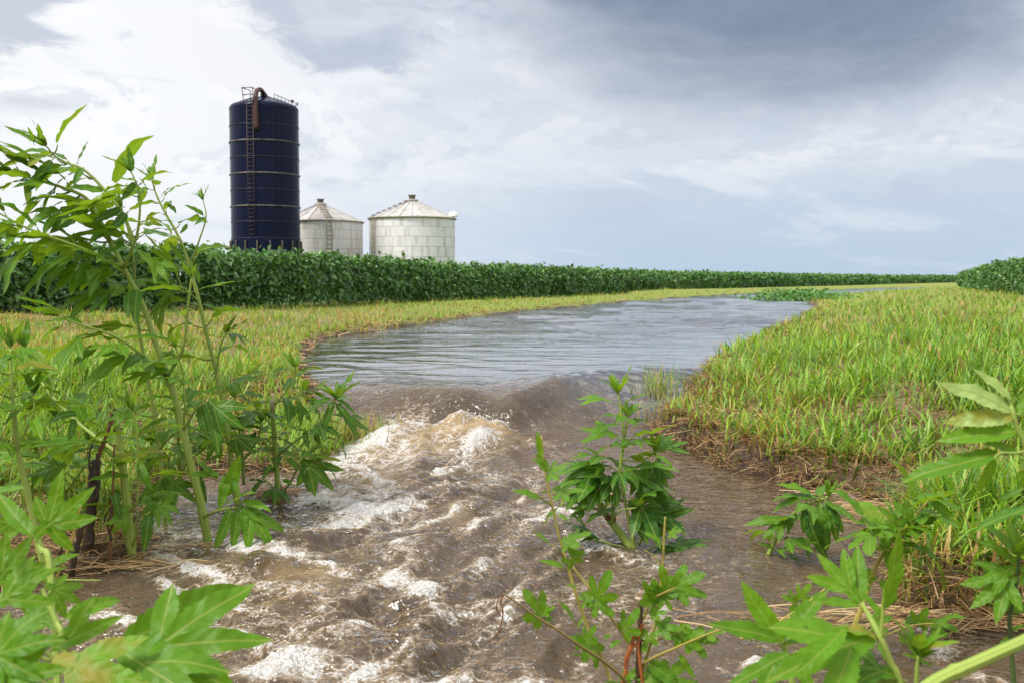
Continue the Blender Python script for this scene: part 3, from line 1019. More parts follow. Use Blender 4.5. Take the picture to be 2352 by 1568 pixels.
def build_silo():
    Y = 89.0
    c = at(612.5, 640, Y)
    r = 76.6 / FPX * Y
    root = thing('silo', 'tall dark blue cylindrical silo with rusty ladder behind the soybean crop', 'silo', (c.x, Y, 0), None, math.atan2(-c.x, Y))
    zt = lambda py: at(611, py, Y - r * 0.8).z
    zs = [zt(547), zt(509), zt(473), zt(435), zt(398), zt(360), zt(323), zt(285), zt(247)]
    obj('wall', lathe([(r - 0.03, -0.4), (r - 0.03, zs[-1])], 56).mesh('wall'), M_SEAM, root)
    a_off = R(13.8)
    da = 2 * math.pi / 7
    for i in range(8):
        me = curved_panel(r, 0.011, da - 0.011, 0.022, zs[i + 1] - zs[i] - 0.022, 0.03, 12).mesh('wall_panel', False)
        for k in range(7):
            o = obj('wall_panel', me, M_SILO, root, (0, 0, zs[i]))
            o.rotation_euler.z = a_off + k * da
    # skirt
    me = curved_panel(r + 0.03, 0.006, da - 0.006, -0.35 - zs[0], -0.03, 0.03, 12).mesh('skirt_panel', False)
    for k in range(7):
        o = obj('skirt_panel', me, M_SILO, root, (0, 0, zs[0]))
        o.rotation_euler.z = a_off + k * da
    mbp = MB()
    mbp.box((0, -0.06, zs[0] / 2 - 0.1), (0.11, 0.14, zs[0] - 0.2))
    mep = mbp.mesh('post', False)
    for k in range(18):
        a = 2 * math.pi * (k + 0.3) / 18
        o = obj('post', mep, M_BAND, root, polar(r + 0.05, a, 0))
        o.rotation_euler.z = a
    for i in (2, 4, 6):
        obj('hoop', ring(r, zs[i], 0.10, 0.08, 72).mesh('hoop'), M_BAND, root)
    for i in (0, 1, 3, 5, 7):
        obj('seam', ring(r, zs[i], 0.07, 0.035, 72).mesh('seam'), M_SEAM, root)
    ztop = zt(247)
    hr = 0.62
    prof = [(r, ztop), (r + 0.02, ztop + 0.15), (r - 0.05, ztop + 0.34), (r - 0.22, ztop + 0.5), (r - 0.6, ztop + hr + 0.02), (r * 0.5, ztop + 0.98), (0.35, ztop + 1.25), (0.001, ztop + 1.27)]
    rf = obj('roof', lathe(prof, 64).mesh('roof'), M_SILO, root)
    mb = MB()
    for k in range(12):
        a = 2 * math.pi * k / 12 + 0.2
        mb.tube([polar(r - 0.25, a, ztop + 0.5), polar(r * 0.5, a, ztop + 1.0), polar(0.4, a, ztop + 1.26)], 0.03, 5)
    obj('roof_rib', mb.mesh('roof_rib'), M_SEAM, rf)
    mb = lathe([(0.3, ztop + 1.2), (0.3, ztop + 1.55), (0.12, ztop + 1.75), (0.001, ztop + 1.8)], 16)
    obj('cap', mb.mesh('cap'), M_SEAM, rf)
    # ladder on the wall
    la = math.asin((582 - 611) / 78.5)
    ladder(root, r, la, zs[0] + 0.1, ztop + 0.5, 0.55, M_LADDER, 0.36, 0.035)
    # cage hoops at the ladder top
    mb = MB()
    for zz, w in ((1.45, 0.75), (0.9, 0.6)):
        pts = [polar(r + 0.2, la - 0.12, ztop + zz), polar(r + 0.9 * w, la - 0.14, ztop + zz), polar(r + 0.9 * w, la + 0.12, ztop + zz), polar(r + 0.2, la + 0.11, ztop + zz)]
        mb.tube(pts, 0.035, 5)
    for a_ in (-0.14, 0.12):
        mb.tube([polar(r + 0.25, la + a_, ztop - 0.3), polar(r + 0.65, la + a_, ztop + 1.45)], 0.035, 5)
        mb.tube([polar(r - 0.8, la + a_, ztop + 0.6), polar(r - 0.7, la + a_, ztop + 1.45), polar(r + 0.65, la + a_, ztop + 1.45)], 0.035, 5)
    obj('ladder_cage', mb.mesh('ladder_cage'), M_LADDER, root)
    # gooseneck filling pipe
    pa = math.asin((595 - 611) / 78.5)
    zp = lambda py: at(600, py, Y - r).z
    x0 = polar(r + 0.22, pa, 0)
    f2 = Y / FPX
    pts = [x0 + Vector((0, 0, zp(300))), x0 + Vector((-0.02, 0, zp(240))), x0 + Vector((0.02, 0.3, zp(215))), x0 + Vector((0.14, 0.8, zp(205))), x0 + Vector((0.36, 1.6, zp(199))),
           x0 + Vector((0.6, 2.3, zp(203))), x0 + Vector((0.66, 2.8, zp(212)))]
    sm = catmull(pts, 6)
    mb = MB()
    mb.tube(sm, [0.21 if p.z < zp(240) else 0.19 for p in sm], 10)
    obj('filling_pipe', mb.mesh('filling_pipe'), M_PIPE, root)
    mb = MB()
    mb.tube([x0 + Vector((0.62, 2.5, zp(205))), (1.1, 0.3, ztop + 1.1)], 0.035, 5)
    mb.tube([x0 + Vector((0.62, 2.5, zp(205))), (0.2, 0.2, ztop + 1.25)], 0.03, 5)
    obj('stay_wire', mb.mesh('stay_wire'), M_LADDER, root)
    # handrail along the roof to the right
    mb = MB()
    n = 7
    top = []
    for i in range(n):
        s = i / (n - 1)
        x = 0.9 + (r - 1.15) * s
        z = ztop + 1.15 - 0.72 * s
        mb.tube([(x, -0.4, z - 0.1), (x, -0.4, z + 0.38)], 0.024, 5)
        top.append((x, -0.4, z + 0.36))
    mb.tube(top, 0.028, 5)
    mb.box((r - 0.55, -0.4, ztop + 0.95), (0.28, 0.1, 0.22))
    mb.box((r - 0.12, -0.4, ztop + 0.72), (0.12, 0.12, 0.3))
    obj('handrail', mb.mesh('handrail', False), M_LADDER, root)


build_silo()


def build_bin(name, label, cpx, wpx, eave_py, peak_py, Y, mat, rows, lad_px, door=None, hole=None, roof_ladder=False, vent=False, stag=0.0):
    r = wpx / 2 / FPX * Y
    cx = (cpx - 1176) / FPX * Y
    root = thing(name, label, 'grain bin', (cx, Y, 0), None, math.atan2(-cx, Y))
    ze = at(cpx, eave_py, Y - r * 0.95).z
    zp = at(cpx, peak_py, Y).z
    obj('wall', lathe([(r - 0.05, -0.3), (r - 0.05, ze)], 56).mesh('wall'), M_DARK, root)
    n = 9
    da = 2 * math.pi / n
    hh = ze / rows
    me = curved_panel(r, 0.002, da - 0.002, 0.010, hh - 0.010, 0.03, 10).mesh('wall_sheet', False)
    for i in range(rows):
        for k in range(n):
            o = obj('wall_sheet', me, mat, root, (0, 0, i * hh))
            o.rotation_euler.z = (k + (0.5 if i % 2 else 0.0) + stag) * da
    # roof of pie-shaped panels with raised ribs
    ns = 22
    ds = 2 * math.pi / ns
    ro, ri = r + 0.14, 0.45
    zo, zi = ze - 0.04, zp - 0.55

    def sector(s0, s1, w=0.985):
        vs, fs = [], []
        for s in (s0, (s0 + s1) / 2, s1):
            rr = ro + (ri - ro) * s
            z = zo + (zi - zo) * s
            for k, up in ((-1, 0.07), (-0.93, 0.07), (-0.88, 0.0), (0, 0.0), (0.88, 0.0), (0.93, 0.07), (1, 0.07)):
                vs.append(polar(rr, k * ds / 2 * w, z + up))
            for k in (-1, 1):
                vs.append(polar(rr, k * ds / 2 * w, z - 0.05))
        for j in range(2):
            b = j * 9
            for i in range(6):
                fs.append((b + i, b + i + 1, b + 10 + i, b + 9 + i))
            fs.append((b + 7, b, b + 9, b + 16))
            fs.append((b + 6, b + 8, b + 17, b + 15))
        fs.append((7, 8, 6, 5, 4, 3, 2, 1, 0))
        mb = MB()
        mb.add(vs, fs)
        return mb.mesh('roof_panel', False)
    full = sector(0, 1)
    for k in range(ns):
        a = (k + 0.5) * ds
        if hole is not None and k == hole:
            o = obj('roof_panel', sector(0.36, 1), M_ROOF, root)
            o.rotation_euler.z = a
            o2 = obj('roof_panel', sector(0.0, 0.10), M_ROOF, root)
            o2.rotation_euler.z = a
            o['label'] = 'roof panel with a dark hole torn through it'
            continue
        o = obj('roof_panel', full, M_ROOF, root)
        o.rotation_euler.z = a
    obj('eave', ring(r, ze - 0.05, 0.10, 0.16, 64).mesh('eave'), M_BLADDER, root)
    cap = obj('cap', lathe([(0.5, zi - 0.05), (0.62, zi + 0.1), (0.5, zi + 0.2)], 20).mesh('cap'), M_ROOF, root)
    mb = lathe([(0.30, zi + 0.2), (0.30, zp - 0.04), (0.37, zp - 0.04), (0.37, zp + 0.06), (0.001, zp + 0.07)], 12)
    obj('vent_box', mb.mesh('vent_box', False), M_CAP, cap)
    la = math.asin(max(-0.98, min(0.98, (lad_px - cpx) / (wpx / 2))))
    ladder(root, r, la, 0.0, ze - 0.1, 0.5, M_BLADDER, 0.42, 0.045, 0.14)
    if roof_ladder:
        mb = MB()
        for i in range(9):
            s = 0.05 + 0.85 * i / 8
            rr = ro + (ri - ro) * s
            z = zo + (zi - zo) * s + 0.16
            tg = Vector((math.cos(la), math.sin(la), 0))
            p = polar(rr, la * (1 - 0.4 * s), z)
            mb.tube([p - tg * 0.36, p + tg * 0.36], 0.05, 5)
        obj('roof_ladder', mb.mesh('roof_ladder'), M_BLADDER, root)
    else:
        mb = MB()
        for i in range(7):
            s = 0.08 + 0.85 * i / 6
            rr = ro + (ri - ro) * s
            z = zo + (zi - zo) * s + 0.14
            p = polar(rr, la * 1.15, z)
            tg = Vector((math.cos(la), math.sin(la), 0))
            mb.tube([p - tg * 0.3, p + tg * 0.3], 0.045, 5)
        obj('roof_ladder', mb.mesh('roof_ladder'), M_CAP, root)
    if door:
        d0, d1, dt = door
        a0 = math.asin((d0 - cpx) / (wpx / 2))
        a1 = math.asin((d1 - cpx) / (wpx / 2))
        zt = at(cpx, dt, Y - r).z
        dr = obj('door', curved_panel(r + 0.06, a0, a1, 0.1, zt, 0.05, 4).mesh('door', False), M_DOOR, root)
        mb = MB()
        p = polar(r + 0.12, a1 - 0.01, 0)
        mb.box((p.x, p.y, (0.1 + zt) / 2), (0.09, 0.09, zt - 0.1))
        obj('door_edge', mb.mesh('door_edge', False), M_BLADDER, dr)
        mb = MB()
        p = polar(r + 0.1, a0 + 0.03, zt - 0.9)
        mb.box(p, (0.1, 0.1, 0.16))
        obj('door_handle', mb.mesh('door_handle', False), M_CAP, dr)
    if vent:
        a = R(84)
        p = polar(r - 0.15, a, ze + 0.2)
        mb = MB()
        vs, fs = [], []
        for i in range(7):
            th = math.pi / 2 * i / 6
            for k in range(14):
                ph = 2 * math.pi * k / 14
                vs.append((p.x + 0.5 * math.cos(th) * math.cos(ph), p.y + 0.5 * math.cos(th) * math.sin(ph), p.z + 0.5 * math.sin(th)))
        for i in range(6):
            for k in range(14):
                fs.append((i * 14 + k, i * 14 + (k + 1) % 14, (i + 1) * 14 + (k + 1) % 14, (i + 1) * 14 + k))
        mb.add(vs, fs)
        obj('roof_vent', mb.mesh('roof_vent'), M_DOOR, root)


build_bin('grain_bin', 'cream metal grain bin half hidden by the blue silo, ladder up its middle', 739, 190, 505, 459, 99.0, M_BINW2, 7, 757, roof_ladder=True, stag=0.1)
build_bin('grain_bin', 'white metal grain bin standing clear of the silo, with small door and torn roof', 948, 195, 497, 450, 96.0, M_BINW, 7, 864, door=(906, 929, 575), hole=17, vent=True, stag=0.35)

# ------------------------------------------------------------------ grass, straw, soybean crop
rs = np.random.RandomState(7)


def blades(x, y, z, hgt, wid, lean, cb, ct, seed, up_bias=1.0):
    """all blades of a patch as one mesh: 7 verts, 5 triangles each"""
    r = np.random.RandomState(seed)
    n = len(x)
    az = r.rand(n) * 2 * np.pi
    fx, fy = np.cos(az), np.sin(az)
    sx, sy = -fy, fx
    V = np.zeros((n, 7, 3))
    C = np.zeros((n, 7, 3))
    curl = lean * hgt
    for i, s in enumerate((0.0, 0.38, 0.74)):
        off = curl * s ** 2
        zz = hgt * (s - 0.35 * (lean ** 2) * s ** 3)
        w = wid * (1.0, 0.92, 0.62)[i] / 2
        for k, sg in enumerate((-1, 1)):
            V[:, i * 2 + k, 0] = x + fx * off + sx * w * sg
            V[:, i * 2 + k, 1] = y + fy * off + sy * w * sg
            V[:, i * 2 + k, 2] = z + zz
            C[:, i * 2 + k] = cb + (ct - cb) * min(1, s * 1.5)
    V[:, 6, 0] = x + fx * curl
    V[:, 6, 1] = y + fy * curl
    V[:, 6, 2] = z + hgt * (1 - 0.35 * lean ** 2)
    C[:, 6] = ct
    b = (np.arange(n) * 7)[:, None]
    F = np.concatenate([b + np.array([[0, 1, 3]]), b + np.array([[0, 3, 2]]), b + np.array([[2, 3, 5]]), b + np.array([[2, 5, 4]]), b + np.array([[4, 5, 6]])], 0)
    return V.reshape(-1, 3), F, C.reshape(-1, 3)


def pick(cols, w, n, r, var=0.18):
    cols = np.array(cols)
    w = np.array(w, float)
    i = r.choice(len(cols), n, p=w / w.sum())
    return cols[i] * (1 + (r.rand(n, 1) - 0.5) * 2 * var)


G_COL = [(0.19, 0.38, 0.024), (0.085, 0.24, 0.030), (0.26, 0.42, 0.026), (0.29, 0.45, 0.10)]
Y_COL = [(0.48, 0.37, 0.10), (0.52, 0.33, 0.13), (0.42, 0.42, 0.06)]
T_COL = [(0.33, 0.205, 0.085), (0.23, 0.125, 0.05), (0.42, 0.30, 0.15), (0.13, 0.07, 0.03)]


def scatter(n, y0, y1, u0, u1, r, pw=1.0):
    """even in the picture: dense close by, sparse far off"""
    k = r.rand(n)
    iy = 1 / (y0 + 1.0) + (1 / (y1 + 1.0) - 1 / (y0 + 1.0)) * k
    y = 1 / iy - 1.0
    u = u0 + (u1 - u0) * r.rand(n)
    return u * (y + 1.0), y


def hedge_side(x, y):
    """positive in front of the soybean row (towards the water)"""
    return x - np.interp(y, HP[:, 1], HP[:, 0])



def build_grass():
    r = np.random.RandomState(3)
    # ---- right bank, tall and green
    x, y = scatter(210000, 2.2, 60, -0.30, 1.0, r)
    right = x > np.interp(y, [0, 4, 7, 13, 40, 70], [0.4, 0.4, 0.3, 0.8, 6, 17])
    x, y = x[right], y[right]
    d = shore_dist(x, y)
    k = (d > 0.0) & (x < np.interp(y, RP[:, 1], RP[:, 0], left=99, right=99) + 1.0)
    tuft = fbm(x * 1.1, y * 1.1, 3, 81)
    fine = perlin(x * 4.5, y * 4.5, 82)
    bare = (fbm(x * 0.8 + 4, y * 0.9, 3, 83) > 0.42) & (d > 0.3)
    k &= ~(bare & (r.rand(len(x)) < 0.6))
    k &= r.rand(len(x)) < np.clip(0.78 + 0.9 * tuft + 0.8 * fine, 0.2, 1)
    x, y, d, tuft = x[k], y[k], d[k], tuft[k]
    z = ground_z(x, y, d) - 0.01
    n = len(x)
    hm = np.interp(y, [2, 5, 8, 15, 30, 60], [0.20, 0.17, 0.175, 0.165, 0.16, 0.18]) * (1 + 0.55 * tuft)
    hgt = np.clip(hm * (0.5 + 0.8 * r.rand(n)), 0.05, 0.5)
    edge = np.exp(-d / 0.22)
    hgt *= 1 - 0.25 * np.exp(-d / 0.10)
    edge = np.exp(-d / 0.13)
    wid = (0.0055 + 0.0075 * r.rand(n) ** 1.3) + 0.0006 * y
    lean = np.clip(np.abs(r.randn(n)) * 0.65 + 0.25, 0, 1.5)
    ct = pick(G_COL, (4, 3.2, 3, 1.6), n, r)
    dry = r.rand(n) < np.clip(0.03 + 0.32 * edge + 0.30 * np.clip(fbm(x * 0.5, y * 0.5, 3, 84), 0, 1) + np.interp(y, [8, 20], [0, .10]), 0, 0.8)
    ct[dry] = pick(Y_COL + T_COL[:1], (2, 2, 2, 1.4), dry.sum(), r)
    cb = pick(T_COL, (3, 2, 2, 0.6), n, r) * 0.55 + ct * 0.45
    A = blades(x, y, z, hgt, wid, lean, cb, ct, 11)
    me = mesh_np('grass_right_bank', A[0], A[1], True, A[2])
    o = obj('tall_grass', me, M_GRASS)
    o['kind'] = 'stuff'
    o['label'] = 'tall green grass growing on the right bank'
    o['category'] = 'grass'
    # ---- left bank, mown short and yellowish
    x, y = scatter(240000, 4.0, 90, -0.95, 0.40, r)
    k = (x < np.interp(y, [0, 7, 13, 40, 90], [-0.35, 0, 0.3, 6, 20])) & (hedge_side(x, y) > -0.6)
    x, y = x[k], y[k]
    d = shore_dist(x, y)
    tuft = fbm(x * 0.9, y * 0.9, 3, 91)
    k = (d > 0.02) & (r.rand(len(x)) < np.clip(0.68 + 0.7 * tuft, 0.2, 1))
    k &= ~((y < 4.55) & (r.rand(len(x)) < 0.9))
    x, y, d, tuft = x[k], y[k], d[k], tuft[k]
    n = len(x)
    z = ground_z(x, y, d) - 0.01
    hm = np.interp(y, [4, 7, 10, 20, 60], [0.20, 0.16, 0.11, 0.11, 0.14]) * (1 + 0.5 * tuft)
    hgt = np.clip(hm * (0.45 + 0.8 * r.rand(n)), 0.04, 0.4)
    wid = (0.004 + 0.0045 * r.rand(n)) + 0.0006 * y
    lean = np.clip(np.abs(r.randn(n)) * 0.6 + 0.2, 0, 1.4)
    ct = pick(G_COL, (3.2, 2.0, 3.4, 2.2), n, r)
    dryp = 0.07 + 0.8 * np.clip(fbm(x * 0.55, y * 1.1, 3, 94), 0, 1) + np.interp(y, [6, 10, 22, 40], [-0.08, 0.10, 0.17, 0.05])
    dry = r.rand(n) < np.clip(dryp, 0, 0.75)
    ct[dry] = pick(Y_COL + T_COL[:1], (2.4, 2.6, 2, 1), dry.sum(), r)
    cb = pick(T_COL, (3, 1.6, 3, 0.5), n, r) * 0.55 + ct * 0.45
    A = blades(x, y, z, hgt, wid, lean, cb, ct, 12)
    me = mesh_np('grass_left_bank', A[0], A[1], True, A[2])
    o = obj('short_grass', me, M_GRASS)
    o['kind'] = 'stuff'
    o['label'] = 'short yellow green grass between soybean crop and water'
    o['category'] = 'grass'


build_grass()


def sticks(x, y, z, ln, wid, pitch, az, cols):
    """thin straw pieces: a narrow bent strip each (6 verts, 4 triangles)"""
    n = len(x)
    dx, dy, dz = np.cos(az) * np.cos(pitch), np.sin(az) * np.cos(pitch), np.sin(pitch)
    sx, sy = -np.sin(az), np.cos(az)
    V = np.zeros((n, 6, 3))
    for i, s in enumerate((-0.5, 0.0, 0.5)):
        for k, sg in enumerate((-1, 1)):
            V[:, i * 2 + k, 0] = x + dx * ln * s + sx * wid * sg / 2
            V[:, i * 2 + k, 1] = y + dy * ln * s + sy * wid * sg / 2
            V[:, i * 2 + k, 2] = z + dz * ln * s + (0.04 * ln if i == 1 else 0) + wid * 0.3 * sg
    b = (np.arange(n) * 6)[:, None]
    F = np.concatenate([b + np.array([[0, 1, 3]]), b + np.array([[0, 3, 2]]), b + np.array([[2, 3, 5]]), b + np.array([[2, 5, 4]])], 0)
    return V.reshape(-1, 3), F, np.repeat(cols, 6, 0)


def build_straw():
    r = np.random.RandomState(5)
    X, Yv, Z, L, W, P, A, Cc = [], [], [], [], [], [], [], []

    def add(x, y, z, ln, wd, pt, az, c):
        X.append(x); Yv.append(y); Z.append(z); L.append(ln); W.append(wd); P.append(pt); A.append(az); Cc.append(c)
    # right bank face: hanging and matted dead grass
    n = 60000
    x = 0.4 + 3.4 * r.rand(n)
    y = 2.3 + 5.8 * r.rand(n)
    d = shore_dist(x, y)
    k = (d > -0.05) & (r.rand(n) < np.where(d < 0.22, 1.0, 0.30))
    x, y, d = x[k], y[k], d[k]
    n = len(x)
    z = ground_z(x, y, d) + 0.003 + 0.03 * r.rand(n) + np.where(d < 0.15, 0.02 * r.rand(n), 0)
    add(x, y, z, 0.04 + 0.11 * r.rand(n), 0.0015 + 0.0018 * r.rand(n), r.randn(n) * 0.32, r.rand(n) * 6.28, pick(T_COL, (2, 3.4, 1.2, 3.2), n, r, 0.3))
    # straw hanging over the cut edge of the right bank
    n = 90000
    x = 0.4 + 3.4 * r.rand(n)
    y = 2.4 + 5.4 * r.rand(n)
    d = shore_dist(x, y)
    k = (d > -0.05) & (d < 0.17) & (r.rand(n) < np.clip(0.75 + 0.8 * perlin(x * 3, y * 3, 77), 0.15, 1))
    x, y, d = x[k], y[k], d[k]
    n = len(x)
    hi = ground_z(x, y, np.maximum(d, 0.0) + 0.09)
    lo = level(x, y)
    fr = np.clip((d + 0.06) / 0.16, 0, 1) ** 0.7
    z = lo + 0.01 + (hi - lo + 0.02) * fr * (0.55 + 0.45 * r.rand(n))
    add(x, y, z, 0.04 + 0.10 * r.rand(n), 0.0015 + 0.0019 * r.rand(n), r.randn(n) * 0.5, r.rand(n) * 6.28, pick(T_COL, (3, 3.2, 1.6, 2.6), n, r, 0.3))
    # left shore: debris on the mud, spit by the falls
    n = 30000
    x = -2.6 + 2.6 * r.rand(n)
    y = 3.2 + 4.2 * r.rand(n)
    d = shore_dist(x, y)
    k = (d > -0.06) & (r.rand(n) < np.where(d < 0.55, 0.9, 0.25))
    x, y, d = x[k], y[k], d[k]
    n = len(x)
    z = ground_z(x, y, d) + 0.004 + 0.03 * r.rand(n)
    add(x, y, z, 0.04 + 0.14 * r.rand(n), 0.0018 + 0.0024 * r.rand(n), r.randn(n) * 0.22, r.rand(n) * 6.28, pick(T_COL, (3, 3, 2.2, 2.0), n, r, 0.3))
    # left and right upper shores
    n = 40000
    x, y = scatter(n, 6.0, 40, -0.5, 0.6, r)
    d = shore_dist(x, y)
    k = (d > -0.1) & (d < 0.5) & (r.rand(n) < 0.9)
    x, y, d = x[k], y[k], d[k]
    n = len(x)
    z = ground_z(x, y, d) + 0.02 * r.rand(n)
    add(x, y, z, 0.08 + 0.14 * r.rand(n), 0.003 + 0.0006 * y, r.randn(n) * 0.2, r.rand(n) * 6.28, pick(T_COL, (3, 3, 2, 1.5), n, r, 0.3))
    # floating mats: in the notch of the right bank and along its foot
    for (px, py, sx, sy, cnt, an) in ((2040, 1180, 0.14, 0.05, 120, -0.35), (2075, 1205, 0.10, 0.06, 170, -0.2), (1960, 1150, 0.20, 0.03, 25, -0.3), (2250, 1425, 0.34, 0.02, 130, 0.05),
                                      (2120, 1408, 0.2, 0.02, 60, 0.1), (2200, 1400, 0.4, 0.03, 110, 0.0), (330, 1185, 0.05, 0.03, 25, 0.8), (440, 1262, 0.1, 0.015, 12, 0.2), (330, 1300, 0.15, 0.03, 60, 0.2), (640, 1150, 0.04, 0.03, 260, 1.2)):
        c = on(px, py, -0.31)
        n = cnt
        x = c.x + r.randn(n) * sx
        y = c.y + r.randn(n) * sy
        z = level(x, y) + 0.012 + 0.02 * r.rand(n)
        add(x, y, z, 0.06 + 0.20 * r.rand(n), 0.002 + 0.0022 * r.rand(n), r.randn(n) * 0.10, an + r.randn(n) * 0.5, pick(T_COL, (3, 2, 3, 0.5), n, r, 0.3))
    cat = np.concatenate
    V, F, C = sticks(cat(X), cat(Yv), cat(Z), cat(L), cat(W), cat(P), cat(A), cat(Cc, 0))
    o = obj('straw', mesh_np('straw', V, F, False, C), M_STRAW)
    o['kind'] = 'stuff'
    o['label'] = 'brown dead straw matted along the banks and waterline'
    o['category'] = 'straw'


build_straw()


def leaflets(pos, dirv, nrm, ln, wd, cols):
    """pointed folded leaflets: 6 verts, 4 triangles each"""
    n = len(pos)
    dirv = dirv / np.linalg.norm(dirv, axis=1, keepdims=True)
    s = np.cross(nrm, dirv)
    s /= np.linalg.norm(s, axis=1, keepdims=True) + 1e-9
    up = np.cross(dirv, s)
    V = np.zeros((n, 6, 3))
    l, w = ln[:, None], wd[:, None]
    V[:, 0] = pos
    V[:, 1] = pos + dirv * l * 0.36 + s * w * 0.5 + up * w * 0.14
    V[:, 2] = pos + dirv * l * 0.36 - s * w * 0.5 + up * w * 0.14
    V[:, 3] = pos + dirv * l * 0.5 - up * l * 0.02
    V[:, 4] = pos + dirv * l * 0.98 - up * l * 0.20
    V[:, 5] = V[:, 3]
    b = (np.arange(n) * 6)[:, None]
    F = np.concatenate([b + np.array([[0, 3, 1]]), b + np.array([[0, 2, 3]]), b + np.array([[1, 3, 4]]), b + np.array([[2, 4, 3]])], 0)
    return V.reshape(-1, 3), F, np.repeat(cols, 6, 0)


S_COL = [(0.038, 0.108, 0.018), (0.056, 0.152, 0.021), (0.086, 0.205, 0.032), (0.150, 0.270, 0.065)]


def soy(name, label, path, zbase, n_face, side, seed, hmul=1.0, far_depth=5.0, wmax=1e9):
    r = np.random.RandomState(seed)
    seg = np.diff(path, axis=0)
    sl = np.hypot(seg[:, 0], seg[:, 1])
    mid = (path[:-1] + path[1:]) / 2
    w = sl / np.maximum(mid[:, 1], 6) ** 1.35
    # sample along the row, denser where it is close
    i = r.choice(len(seg), n_face, p=w / w.sum())
    t = r.rand(n_face)
    bx = path[i, 0] + seg[i, 0] * t
    by = path[i, 1] + seg[i, 1] * t
    tx, ty = seg[i, 0] / sl[i], seg[i, 1] / sl[i]
    nx, ny = -ty * side, tx * side            # outward, towards the water
    kind = r.rand(n_face)
    top = kind > 0.66
    dep = np.where(top, r.rand(n_face) ** 1.2 * far_depth, r.rand(n_face) ** 2.0 * 0.75)
    along = np.cumsum(np.concatenate([[0], sl]))[i] + t * sl[i]
    lump = perlin(along * 1.1, dep * 0.8, seed + 1) * 0.12 + perlin(along * 3.7, dep * 2.0, seed + 2) * 0.12
    zb = np.interp(by, zbase[0], zbase[1])
    H = (0.98 + lump) * hmul
    hf = r.rand(n_face)
    h = np.where(top, H * (0.93 + 0.10 * r.rand(n_face)), H * (0.03 + 0.97 * hf ** 0.8))
    bulge = 0.20 * np.sin(np.clip(h / H, 0, 1) * np.pi * 0.80 + 0.2) + perlin(along * 1.6, h * 2.2, seed + 3) * 0.14 + perlin(along * 5, h * 5, seed + 5) * 0.06
    off = np.where(top, bulge * 0.5 - dep, bulge - dep)
    rows = np.where(top & (r.rand(n_face) < 0.12), 0.13 * r.rand(n_face), 0)
    pos = np.stack([bx + nx * off, by + ny * off, zb + h + rows], 1)
    out = np.stack([nx, ny, np.zeros(n_face)], 1)
    up = np.array([[0, 0, 1.0]])
    rn = r.randn(n_face, 3)
    nrm = out * np.where(top, 0.15, 0.55)[:, None] + up * np.where(top, 0.8, 0.6)[:, None] + rn * 0.42
    dr = out * 0.5 + r.randn(n_face, 3) * 0.8 - up * np.where(top, -0.15, 0.40)[:, None]
    ln = (0.078 + 0.062 * r.rand(n_face)) * np.interp(by, [0, 20, 60, 150], [1.0, 1.05, 1.8, 3.4])
    wd = ln * (0.62 + 0.16 * r.rand(n_face))
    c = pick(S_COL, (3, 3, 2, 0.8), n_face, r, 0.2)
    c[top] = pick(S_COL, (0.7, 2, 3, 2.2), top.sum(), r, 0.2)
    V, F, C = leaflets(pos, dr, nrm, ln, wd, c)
    # petioles and stems showing between the leaves
    m = n_face // 9
    j = r.choice(n_face, m, replace=False)
    SV, SF, SCc = sticks(bx[j] + nx[j] * (off[j] - 0.05), by[j] + ny[j] * (off[j] - 0.05), zb[j] + h[j] * 0.75, np.full(m, 0.28), 0.005 + 0.0002 * by[j], 1.2 + r.randn(m) * 0.25, r.rand(m) * 6.28,
                         pick([(0.10, 0.17, 0.04), (0.14, 0.15, 0.05)], (1, 1), m, r))
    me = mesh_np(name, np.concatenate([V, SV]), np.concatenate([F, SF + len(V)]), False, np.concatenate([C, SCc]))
    o = obj(name, me, M_SOY)
    o['kind'] = 'stuff'
    o['label'] = label
    o['category'] = 'soybean crop'
    return o


ZB_L = ([0, 15, 20, 29, 40, 50, 75, 120], [0.30, 0.30, 0.27, 0.15, 0.10, 0.06, 0.0, -0.05])
soy('soybean_crop', 'dark green soybean crop in a long row across the left bank', HP, ZB_L, 130000, -1, 21)
soy('soybean_crop', 'dark green soybean crop at the far right edge', RP, ([0, 34, 60, 150], [0.30, 0.30, 0.12, 0.0]), 22000, 1, 22, 1.02)

# ------------------------------------------------------------------ leaves
def lobe_profile(kind, s):
    if kind == 'mul':
        return (s ** 0.85) * (1 - s) ** 0.55 * 1.85 if s < 1 else 0.0
    return (s ** 0.58) * (1 - s) ** 0.82 * 1.66 if s < 1 else 0.0


KINDS_L = {
    # lobes: (angle deg, length, half width); side lobes leave the midrib a little above the base
    'three': [(0, 1.0, 0.20), (38, 0.66, 0.18), (-38, 0.66, 0.18)],
    'five': [(0, 1.0, 0.195), (36, 0.70, 0.18), (-36, 0.70, 0.18), (78, 0.46, 0.15), (-78, 0.46, 0.15)],
    'lance': [(0, 1.0, 0.195)],
    'ovate': [(0, 1.0, 0.25)],
    'two': [(0, 1.0, 0.20), (38, 0.62, 0.17)],
    'mul': [(0, 1.0, 0.25), (50, 0.76, 0.24), (-50, 0.76, 0.24), (108, 0.45, 0.21), (-108, 0.45, 0.21)],
    'mulsimple': [(0, 1.0, 0.34)],
}
_leafcache = {}


